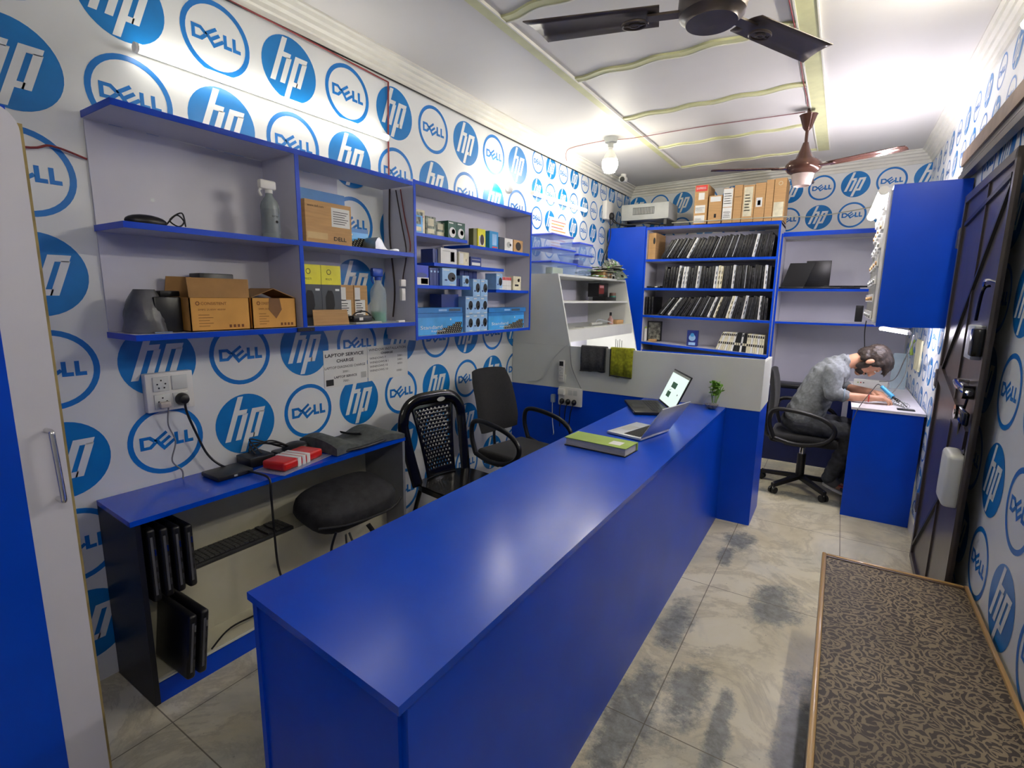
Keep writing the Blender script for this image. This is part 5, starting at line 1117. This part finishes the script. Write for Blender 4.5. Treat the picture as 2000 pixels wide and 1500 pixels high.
# arched back hoop
hoop = []
for k in range(21):
    a = PI*k/20; c, s = math.cos(a), math.sin(a)
    hoop.append((-.20-.13*(.38+.12*s), .235*math.copysign(abs(c)**.55, c), .76+.165*s**.8))
hoop = [(-.17, .20, .42), (-.215, .222, .60)]+hoop+[(-.215, -.222, .60), (-.17, -.20, .42)]
mb = MB(); mb.tube(hoop, .038, blackg, n=12, flat=.55, upv=(1, 0, 0)); B(mb, 'back_frame')
mb = MB(); nz, ny = 40, 21; vs = []
for i in range(nz+1):
    v = i/nz; z = .44+.45*v
    hw = .115+.055*v**1.5
    for j in range(ny+1):
        u = 2*j/ny-1; vs.append((-.175-.085*v-.018*(1-u*u), u*hw, z))
W = ny+1; fs = []
for i in range(nz):
    for j in range(ny):
        if 3 < i < nz-3 and i % 2 == 0 and 2 <= j <= ny-3 and j % 2 == (i//2) % 2: continue
        fs.append((i*W+j, i*W+j+1, (i+1)*W+j+1, (i+1)*W+j))
mb.add(vs, fs, blackg, True); o = B(mb, 'pierced_back'); sm = o.modifiers.new('thick', 'SOLIDIFY'); sm.thickness = .007
mb = MB(); mb.disc(0, 0, .032, (-.2335, .03, .915), -Y if False else Y, Z, gm, .001, ry=.014); mb.v = [v+V(.02, 0, 0) for v in mb.v]; B(mb, 'badge')
for sx, sy in ((1, 1), (1, -1), (-1, 1), (-1, -1)):
    mb = MB(); mb.tube([(.17*sx, .17*sy, .42), (.20*sx+.01*sx, .2*sy, .22), (.225*sx, .215*sy, .0)], .024, blackg, n=8, flat=.6); B(mb, 'leg')

# ------------------------------------------------------------------ repair desk
t = thing('repair_desk', 'blue repair desk with a white top along the right wall', 'desk', (.35, 4.8, 0))
mb = MB(); mb.box((.135, 4.275, .795), (.552, 5.69, .812), mat('white_worktop', (226, 222, 226), .35, var=.02)); mb.build('worktop', t)
mb = MB(); mb.box((.147, 4.285, 0), (.545, 4.303, .7945), blue); mb.build('side_panel', t)
mb = MB(); mb.box((.147, 5.60, 0), (.545, 5.618, .7945), blue); mb.build('side_panel', t)
mb = MB(); mb.box((.50, 4.304, .4), (.515, 5.599, .7945), blue); mb.build('modesty_panel', t)
DT = .8125
t = thing('iron_stand', 'wire spring stand holding a light blue soldering iron on the desk', 'tool stand', (.40, 4.5, DT))
mb = MB(); mb.tube([(.36, 4.62, DT+.01), (.40, 4.54, DT+.05), (.46, 4.42, DT+.012)], .003, black)
for k in range(7):
    c = V(.385+.012*k, 4.57-.022*k, DT+.028-.002*k); mb.tube([c+V(.0, 0, .022), c+V(.02, .01, 0), c+V(0, 0, -.018), c+V(-.02, -.01, 0), c+V(0, 0, .022)], .002, gm, n=5)
mb.build('spring', t)
t = thing('soldering_iron', 'soldering iron with a light blue grip resting in its wire stand', 'soldering iron', (.36, 4.6, DT+.05))
a, b = V(.315, 4.62, DT+.115), V(.385, 4.56, DT+.055); mb = MB(); mb.cyl(a, b, .013, mat('sky_blue_grip', (60, 160, 210), .4), r2=.015); mb.build('grip', t)
mb = MB(); mb.cyl(b, b+(b-a)*.5, .008, black); mb.cyl(b+(b-a)*.5, b+(b-a)*1.1, .004, chrome); mb.build('tip', t)
mb = MB(); mb.tube([a, (.29, 4.63, DT+.13), (.255, 4.50, DT+.10), (.20, 4.32, DT+.04), (.17, 4.27, DT-.02), (.15, 4.2, DT-.08)], .0025, black); mb.build('cord', t)
mb = MB(); mb.box((.40, 4.34, DT), (.50, 4.40, DT+.006), dk, bev=.002); mb.build('phone', label='small dark device at the front right corner of the repair desk', cat='device')
mb = MB(); mb.cyl((.40, 4.58, DT+.004), (.45, 4.45, DT+.004), .0035, chrome); mb.build('tweezers', label='thin metal tweezers lying on the white desk top', cat='tweezers')
t = thing('solder_reel', 'white power strip with red and blue dots behind the man\'s arms', 'power strip', (.2, 5.3, DT))
t.name = 'power_strip'
mb = MB(); mb.box((.16, 5.30, DT), (.40, 5.36, DT+.07), white, bev=.006); mb.build('body', t)
mb = MB()
for k, m in enumerate((green, redpr, ink)): mb.disc(.03+.02*k, .045, .005, (.16, 5.30, DT), X, Z, m, .001)
mb.build('buttons', t)
t = thing('paper_roll', 'glowing cream sheet hanging on the right wall under the cabinet', 'paper', (.55, 5.1, 1.1)); t.name = 'hanging_sheet'
mb = MB(); mb.box((.545, 4.95, 1.02), (.557, 5.25, 1.26), mat('cream_sheet', (236, 232, 190), .6)); mb.build('sheet', t)
mb = MB(); mb.tube([(.53, 5.28, 1.24), (.52, 5.32, 1.2), (.53, 5.30, 1.12)], .012, green); mb.build('clip', t)
cable('cable', [(.43, 4.34, 1.33), (.44, 4.5, 1.25), (.46, 5.0, 1.1), (.43, 5.2, .92), (.34, 5.3, .88)], .004, mat('grey_cord', (130, 130, 130), .5), 'grey cable hanging in a curve from the lamp under the cabinet')
cable('cable', [(.50, 5.3, 1.15), (.49, 5.1, 1.0), (.42, 4.8, .9), (.34, 4.62, .83)], .003, mat('grey_cord', (130, 130, 130), .5), 'thin grey cable slanting from the wall clip down to the desk')
cable('cable', [(.18, 4.98, 1.40), (.18, 4.99, 1.3), (.20, 5.1, 1.15)], .0035, rubber, 'thin dark cable dropping from the cabinet toward the man\'s head')
mb = MB(); mb.box((.10, 4.93, 1.39), (.15, 5.02, 1.52), black, bev=.004); mb.build('wall_phone', label='black slab hanging at the lower far corner of the overhead cabinet', cat='device')
t = thing('clear_bag', 'clear plastic sheet hanging at the back right of the desk', 'bag', (.5, 5.4, .85))
mb = MB(); mb.box((.42, 5.42, DT), (.53, 5.425, 1.12), mat('clear_film2', (200, 225, 235), .1, alpha=.4)); mb.build('sheet', t)

# ------------------------------------------------------------------ the man at the desk
office_chair((-.15, 4.72, 0), math.radians(0), 'black office chair with the working man sitting in it at the back', mesh_seat_z=.47, back_h=.43, tilt=.02)
def organic(name, prims, m, parent, voxel=.009, smooth=4, label=None, extra=None):
    mb = MB()
    for p in prims:
        if p[0] == 'c': mb.cyl(p[1], p[2], p[3], m, r2=p[4], n=20); mb.ell(p[1], (p[3],)*3, m); mb.ell(p[2], (p[4],)*3, m)
        elif p[0] == 'e': mb.ell(p[1], p[2], m, R=p[3] if len(p) > 3 else None, n=24, k=16)
    me = bpy.data.meshes.new('tmp'); me.from_pydata(mb.v, [], mb.f); o = bpy.data.objects.new('tmp', me); C.objects.link(o)
    r = o.modifiers.new('r', 'REMESH'); r.mode = 'VOXEL'; r.voxel_size = voxel; r.use_smooth_shade = True
    if smooth: s = o.modifiers.new('s', 'SMOOTH'); s.factor = .5; s.iterations = smooth
    dg = bpy.context.evaluated_depsgraph_get(); ev = o.evaluated_get(dg); res = bpy.data.meshes.new_from_object(ev); res.name = name
    bpy.data.objects.remove(o); bpy.data.meshes.remove(me)
    loc = world_loc(parent) if parent else V(0, 0, 0)
    for v in res.vertices:
        if extra: v.co = extra(v.co)
        v.co -= loc
    for p in res.polygons: p.use_smooth = True; p.material_index = 0
    res.materials.clear(); res.materials.append(m)
    ob = bpy.data.objects.new(name, res); C.objects.link(ob); ob.parent = parent
    if label: ob['label'] = label
    return ob
man = thing('person', 'man in a grey shirt bent over the repair desk, working with both hands', 'person', (-.15, 4.72, .0))
pel = V(-.20, 4.72, .57)
shN, shF = V(.0, 4.55, 1.015), V(.02, 4.90, 1.02)
elN, wrN, haN = V(.02, 4.50, .845), V(.25, 4.50, .852), V(.32, 4.51, .848)
elF, wrF, haF = V(.05, 5.00, .85), V(.26, 4.76, .86), V(.315, 4.70, .85)
neck0, neck1 = V(.05, 4.72, 1.085), V(.145, 4.72, 1.10)
hc = V(.235, 4.72, 1.105)
Uh = V(.93, 0, .30).normalized(); Fh = V(.32, 0, -.95); Fh = (Fh-Uh*Fh.dot(Uh)).normalized(); Sh = Uh.cross(Fh)   # up (crown), forward (face), side
HR = Matrix((Fh, Sh, Uh)).transposed()
def hp_(f, s, u): return hc+Fh*f+Sh*s+Uh*u
body = [('e', hc+Uh*.02, (.088, .073, .10), HR), ('e', hp_(.02, 0, -.055), (.062, .052, .065), HR), ('e', hp_(-.012, 0, .03), (.095, .076, .09), HR),
        ('e', hp_(.092, 0, -.018), (.020, .014, .028), HR), ('e', hp_(.103, 0, -.034), (.014, .017, .012), HR), ('e', hp_(.080, 0, .024), (.014, .05, .012), HR),
        ('e', hp_(.083, 0, -.068), (.012, .026, .010), HR), ('e', hp_(.066, 0, -.10), (.026, .026, .022), HR),
        ('e', hp_(-.005, .076, -.008), (.018, .012, .032), HR), ('e', hp_(-.005, -.076, -.008), (.018, .012, .032), HR),
        ('c', neck0-V(.03, 0, .03), hp_(-.03, 0, -.06), .056, .052),
        ('c', V(-.17, 4.67, .63), V(-.04, 4.66, .96), .098, .09), ('c', V(-.17, 4.77, .63), V(-.04, 4.78, .96), .098, .09),
        ('c', shN, elN, .046, .038), ('c', elN, wrN, .039, .026), ('c', shF, elF, .046, .038), ('c', elF, wrF, .039, .026), ('c', shN, shF, .05, .05),
        ('c', V(-.19, 4.63, .55), V(.19, 4.60, .53), .075, .052), ('c', V(.19, 4.60, .53), V(.06, 4.71, .14), .052, .035),
        ('c', V(-.19, 4.81, .55), V(.24, 4.84, .53), .075, .052), ('c', V(.24, 4.84, .53), V(.12, 4.90, .14), .052, .035),
        ('c', V(.06, 4.71, .12), V(.16, 4.72, .06), .035, .03), ('c', V(.12, 4.9, .12), V(.22, 4.91, .06), .035, .03)]
def hand(wr, ha, d, side, down):
    """palm + four bent fingers + thumb; d = pointing direction, side = toward the thumb"""
    d, side = d.normalized(), side.normalized(); P = []
    palm_c = wr+d*.048; P += [('c', wr, wr+d*.07+side*.02, .024, .017), ('c', wr, wr+d*.075-side*.022, .024, .016), ('e', palm_c, (.038, .036, .019), Matrix((d, side, d.cross(side))).transposed())]
    for k in range(4):
        b = wr+d*(.082-.004*abs(k-1.2))+side*(.027-.018*k); L = (.038, .043, .040, .032)[k]
        m1 = b+d*L*.85+down*L*.45; m2 = m1+d*L*.25+down*L*.62; m3 = m2-d*L*.15+down*L*.45
        P += [('c', b, m1, .0095, .0088), ('c', m1, m2, .0088, .008), ('c', m2, m3, .008, .007)]
    b = wr+d*.025+side*.028; m1 = b+d*.03+side*.022+down*.010; m2 = m1+d*.028-side*.002+down*.014
    P += [('c', b, m1, .012, .010), ('c', m1, m2, .010, .008)]
    return P
body += hand(wrN, haN, (haN-wrN)+V(.02, .01, .012), V(.05, 1, .1), V(.15, 0, -1).normalized())
body += hand(wrF, haF, (haF-wrF)+V(.02, -.01, .012), V(-.6, -.7, .1), V(.15, 0, -1).normalized())
organic('body', body, skin, man, voxel=.0045, smooth=2)
# face details
mb = MB()
for s in (-1, 1):
    mb.ell(hp_(.083, s*.030, .004), (.007, .012, .005), white, R=HR); mb.ell(hp_(.087, s*.030, .003), (.004, .006, .005), ink, R=HR)
mb.build('eyes', man)
mb = MB(); mb.ell(hp_(.0935, 0, -.066), (.004, .020, .004), mat('lips', (150, 84, 72), .5), R=HR); mb.build('lips', man)
# beard: lower face
beard = [('e', hp_(.044, 0, -.082), (.046, .046, .034), HR), ('e', hp_(.012, .052, -.045), (.028, .014, .062), HR), ('e', hp_(.012, -.052, -.045), (.028, .014, .062), HR), ('e', hp_(.014, .066, .0), (.014, .010, .04), HR), ('e', hp_(.014, -.066, .0), (.014, .010, .04), HR), ('e', hp_(.086, 0, -.054), (.012, .028, .006), HR)]
organic('beard', beard, hair_m, man, voxel=.005, smooth=2)
def hairfx(c):
    n = math.sin(c.x*170+c.z*60)*math.sin(c.y*150+c.z*40); d = (c-hc); return c+d.normalized()*.0022*n
hair = [('e', hp_(-.022, 0, .045), (.098, .088, .092), HR), ('e', hp_(.02, 0, .085), (.085, .078, .052), HR), ('e', hp_(.07, 0, .075), (.040, .062, .032), HR), ('e', hp_(-.065, 0, -.015), (.05, .068, .062), HR),
        ('e', hp_(.022, .068, .038), (.028, .018, .05), HR), ('e', hp_(.022, -.068, .038), (.028, .018, .05), HR), ('e', hp_(-.04, .06, -.02), (.03, .022, .045), HR), ('e', hp_(-.04, -.06, -.02), (.03, .022, .045), HR)]
for k in range(9): s = -.045+.011*k; hair.append(('c', hp_(.085, s, .085), hp_(.125+.012*math.sin(k*2.3), s*1.1, .055-.008*(k % 3)), .013, .004))
organic('hair', hair, hair_m, man, voxel=.0055, smooth=1, extra=hairfx)
def wr_(c):
    return c+V(0, 0, 1)*.0035*math.sin(c.x*95+c.y*30+c.z*55)+V(1, 0, 0)*.003*math.sin(c.z*80-c.y*40)
shirt = [('e', V(.0, 4.72, 1.00), (.115, .185, .115)), ('c', V(-.175, 4.665, .63), V(-.04, 4.65, .96), .130, .115), ('c', V(-.175, 4.775, .63), V(-.04, 4.79, .96), .130, .115), ('c', V(-.175, 4.72, .62), V(-.04, 4.72, .96), .138, .125),
         ('c', neck0-V(.06, 0, .04), neck0+V(.02, 0, 0), .078, .064), ('c', V(.0, 4.57, 1.01), V(.0, 4.87, 1.01), .072, .072),
         ('c', shN, V(.01, 4.50, .86), .072, .058), ('c', V(.01, 4.50, .86), V(.085, 4.50, .853), .058, .048), ('c', shF, V(.04, 5.0, .86), .072, .058), ('c', V(.04, 5.0, .86), V(.10, 4.93, .855), .058, .048)]
organic('shirt', shirt, shirt_m, man, voxel=.007, smooth=3, extra=wr_)
mb = MB(); mb.tube([V(.085, 4.50, .853)+V(0, math.cos(a), math.sin(a))*.046 for a in [2*PI*k/12 for k in range(12)]], .006, mat('shirt_cuff', (120, 134, 146), .85), closed=True); mb.build('cuff', man)
mb = MB(); mb.tube([neck0+V(.025+.01*math.cos(a), .058*math.cos(a), .058*math.sin(a)) for a in [2*PI*k/16 for k in range(16)]], .005, mat('navy_collar', (40, 44, 60), .85), closed=True); mb.build('collar', man)
mb = MB(); mb.tube([wrN+V(-.012, math.cos(a)*.031, math.sin(a)*.028) for a in [2*PI*k/12 for k in range(12)]], .003, redpr, closed=True); mb.build('wrist_thread', man, label='red thread bracelet')
jeans = [('e', V(-.19, 4.72, .57), (.145, .182, .10)), ('c', V(-.18, 4.63, .565), V(.18, 4.60, .545), .092, .068), ('c', V(.18, 4.60, .54), V(.055, 4.71, .135), .066, .05),
         ('c', V(-.18, 4.81, .565), V(.235, 4.84, .545), .092, .068), ('c', V(.235, 4.84, .54), V(.115, 4.90, .13), .066, .05)]
organic('jeans', jeans, jeans_m, man, voxel=.008, smooth=3, extra=wr_)
def shoe(heel, toe):
    heel, toe = Vector(heel), Vector(toe); d = (toe-heel).normalized(); s = d.cross(Z).normalized(); u = s.cross(d); R = Matrix((d, s, u)).transposed()
    o = organic('shoe', [('e', heel+d*.05+u*.045, (.065, .038, .045), R), ('e', heel+d*.19+u*.03, (.08, .042, .032), R), ('c', heel+d*.06+u*.06, heel+d*.04+u*.09, .036, .034)], mat('grey_trainer', (92, 90, 92), .7), man, voxel=.006, smooth=2)
    mb = MB(); pts = []
    for k in range(24):
        a = 2*PI*k/24; pts.append((.135+.14*math.cos(a), .043*math.sin(a)*(1+.1*math.cos(a))))
    mb.prism(pts, heel-u*.008, d, s*-1 if False else u.cross(d), .02, mat('light_sole', (190, 188, 184), .6)); mb.build('sole', o)
    mb = MB(); mb.box((0, 0, 0), (.05, .09, .006), mat('orange_red_patch', (214, 76, 56), .5), M=Matrix.Translation(heel+d*.10-s*-.046-s*.09+u*.05) @ R.to_4x4()); mb.build('tongue', o)
shoe((.02, 4.72, .075), (.20, 4.70, .02)); shoe((.10, 4.90, .03), (.32, 4.90, .012))
# ------------------------------------------------------------------ ceiling fans
def fan(x, y, zm, angs, label, m, blade_l=.60, wdt=.135, style=0, droop=.0):
    t = thing('ceiling_fan', label, 'fan', (x, y, CZ))
    mb = MB(); mb.lathe([(.015, zm+.30 if style else zm+.25), (.05, CZ-.03), (.062, CZ-.002)] if not style else [(.014, CZ-.15), (.03, CZ-.13), (.055, CZ-.05), (.06, CZ-.045)], m, c=(x, y, 0)); mb.build('canopy', t)
    mb = MB(); mb.cyl((x, y, zm+.05), (x, y, CZ-.002), .011, m); mb.build('rod', t)
    mb = MB()
    if style: mb.lathe([(.018, zm+.17), (.03, zm+.13), (.055, zm+.07), (.062, zm+.055), (.10, zm+.045), (.118, zm+.02), (.118, zm-.005), (.10, zm-.03), (.07, zm-.045), (.0, zm-.046)], m, c=(x, y, 0), n=32)
    else: mb.lathe([(.02, zm+.12), (.05, zm+.09), (.09, zm+.075), (.108, zm+.05), (.11, zm+.01), (.105, zm-.02), (.085, zm-.035), (.082, zm-.045), (.0, zm-.052)], m, c=(x, y, 0), n=36)
    mb.build('motor', t)
    if style:
        mb = MB(); mb.lathe([(.075, zm-.046), (.07, zm-.075), (.058, zm-.125), (.052, zm-.127), (.05, zm-.12), (.06, zm-.05)], mat('smoked_pink_glass', (196, 176, 166), .2, alpha=.7), c=(x, y, 0)); mb.build('light_cup', t)
    for a in angs:
        a = math.radians(a); d = V(math.cos(a), math.sin(a), 0); s = V(-d.y, d.x, 0); o_ = V(x, y, zm-.005)
        mb = MB(); mb.box((.09, -.02, -.004), (.21, .02, .004), m, M=frame_M(o_, d, s)); br = mb.build('blade_arm', t)
        mb = MB(); M = frame_M(o_, d, s) @ Matrix.Rotation(math.radians(2 if not style else -7), 4, 'X')
        r0 = .17; nn = 10; vs = []
        for i in range(nn+1):
            q = i/nn; r = r0+(blade_l-r0)*q; w_ = wdt*(.42+.08*q) if not style else wdt*(.36+.1*math.sin(q*PI*.6))
            if style and q > .92: w_ *= .8
            for j in range(5):
                b = 2*j/4-1; vs.append((r+( .03*b if (i == nn and not style) else 0), w_*b, .008*(1-b*b)-droop*q))
        fs = [(i*5+j, i*5+j+1, i*5+j+6, i*5+j+5) for i in range(nn) for j in range(4)]
        mb.add(vs, fs, m, True, M); bl = mb.build('blade', t); sm = bl.modifiers.new('t', 'SOLIDIFY'); sm.thickness = .004
        if not style:
            mb = MB(); cM = frame_M(o_, d, s)
            mb.tube([cM @ V(.25+.042*math.cos(k), .030*math.sin(k), -.016) for k in [2*PI*i/14 for i in range(14)]], .005, m, closed=True, n=6)
            mb.tube([cM @ V(.25+.016*math.cos(k), .011*math.sin(k), -.016) for k in [2*PI*i/10 for i in range(10)]], .006, m, closed=True, n=6)
            mb.box((.215, -.003, -.019), (.285, .003, -.013), m, M=cM); mb.build('blade_ornament', bl)
    return t
fm1 = mat('dark_bronze_fan', (104, 92, 82), .35, metal=.3, var=.06); fm2 = mat('glossy_maroon_fan', (86, 58, 48), .15, metal=.35, var=.08)
fan(-.46, 1.92, 2.50, (197, 62, 310), 'dark brown ceiling fan nearest the camera, cut by the top edge', fm1, blade_l=.60, wdt=.15)
fan(-.335, 4.40, 2.50, (202, 336, 90), 'glossy maroon ceiling fan with a light cup, farther back', fm2, blade_l=.63, wdt=.10, style=1)

# ------------------------------------------------------------------ settee with patterned mat
t = thing('settee', 'low wooden settee with a brown floral covering in the right foreground', 'settee', (.3, 1.2, 0))
SX0, SX1, SY0, SY1, SZ = .048, .545, .35, 2.585, .42
pmat = bpy.data.materials.new('brown_scroll_cloth'); pmat.use_nodes = True; nt = pmat.node_tree; bs = nt.nodes['Principled BSDF']
tc = N('ShaderNodeTexCoord'); mp = N('ShaderNodeMapping'); LK(tc.outputs['Object'], mp.inputs[0]); pos = mp.outputs[0]
nz_ = N('ShaderNodeTexNoise'); nz_.inputs['Scale'].default_value = 14; LK(pos, nz_.inputs['Vector'])
vm = N('ShaderNodeVectorMath', operation='MULTIPLY_ADD'); LK(nz_.outputs['Color'], vm.inputs[0]); vm.inputs[1].default_value = (.045, .045, .045); LK(pos, vm.inputs[2])
def scroll(scale, freq, off):
    v = N('ShaderNodeTexVoronoi', feature='F1'); v.inputs['Scale'].default_value = scale; LK(vm.outputs[0], v.inputs['Vector'])
    sub = N('ShaderNodeVectorMath', operation='SUBTRACT'); LK(vm.outputs[0], sub.inputs[0]); LK(v.outputs['Position'], sub.inputs[1])
    ss = N('ShaderNodeSeparateXYZ'); LK(sub.outputs[0], ss.inputs[0]); at = MATH('ARCTAN2', ss.outputs[1], ss.outputs[0])
    ph = MATH('ADD', MATH('MULTIPLY', v.outputs['Distance'], freq), MATH('ADD', at, off)); return MATH('SINE', ph)
s1 = scroll(15, 24, 0); s2 = scroll(27, 12, 1.3)
mx = MATH('MAXIMUM', MATH('SUBTRACT', s1, .1), MATH('SUBTRACT', s2, .35))
f_ = RAMP(mx, [(.30, (0, 0, 0)), (.45, (1, 1, 1))])
n3 = NOISE(pos, 3, 4, .6); lightc = RAMP(n3, [(.35, lin((112, 98, 74))), (.65, lin((140, 124, 96)))]); f2 = MATH('MULTIPLY', f_, .85)
LK(MIX(f2, lin((48, 36, 28)), lightc), bs.inputs['Base Color']); bs.inputs['Roughness'].default_value = .6
bp = N('ShaderNodeBump'); bp.inputs['Strength'].default_value = .35; bp.inputs['Distance'].default_value = .002; LK(f_, bp.inputs['Height']); LK(bp.outputs[0], bs.inputs['Normal'])
mb = MB(); mb.box((SX0+.012, SY0+.01, SZ-.02), (SX1-.012, SY1-.018, SZ-.004), pmat); mb.build('mat', t)
mb = MB(); mb.box((SX0-.006, SY0, SZ-.034), (SX0+.0115, SY1, SZ+.004), wood, bev=.005); mb.build('edge_rail', t)
mb = MB(); mb.box((SX1-.0115, SY0, SZ-.034), (SX1+.003, SY1, SZ+.004), wood, bev=.004); mb.build('edge_rail', t)
mb = MB(); mb.box((SX0+.012, SY1-.0175, SZ-.034), (SX1-.012, SY1, SZ+.002), wood, bev=.004); mb.box((SX0+.012, SY1-.030, SZ-.0035), (SX1-.012, SY1-.018, SZ-.001), darkwood); mb.build('end_rail', t)
mb = MB(); mb.box((SX0+.012, SY0+.01, SZ-.034), (SX1-.012, SY1-.018, SZ-.0205), darkwood); mb.build('base_board', t)
mb = MB(); mb.box((SX0+.004, SY0+.05, .0), (SX0+.022, 1.82, SZ-.0345), darkwood); mb.build('side_board', t)
for x in (SX0+.03, SX1-.07):
    for y in (SY0+.05, SY1-.12): mb = MB(); mb.box((x, y, 0), (x+.04, y+.05, SZ-.0345), darkwood); mb.build('leg', t)
# desk-side odds behind the man's chair: low blue box under the shelves
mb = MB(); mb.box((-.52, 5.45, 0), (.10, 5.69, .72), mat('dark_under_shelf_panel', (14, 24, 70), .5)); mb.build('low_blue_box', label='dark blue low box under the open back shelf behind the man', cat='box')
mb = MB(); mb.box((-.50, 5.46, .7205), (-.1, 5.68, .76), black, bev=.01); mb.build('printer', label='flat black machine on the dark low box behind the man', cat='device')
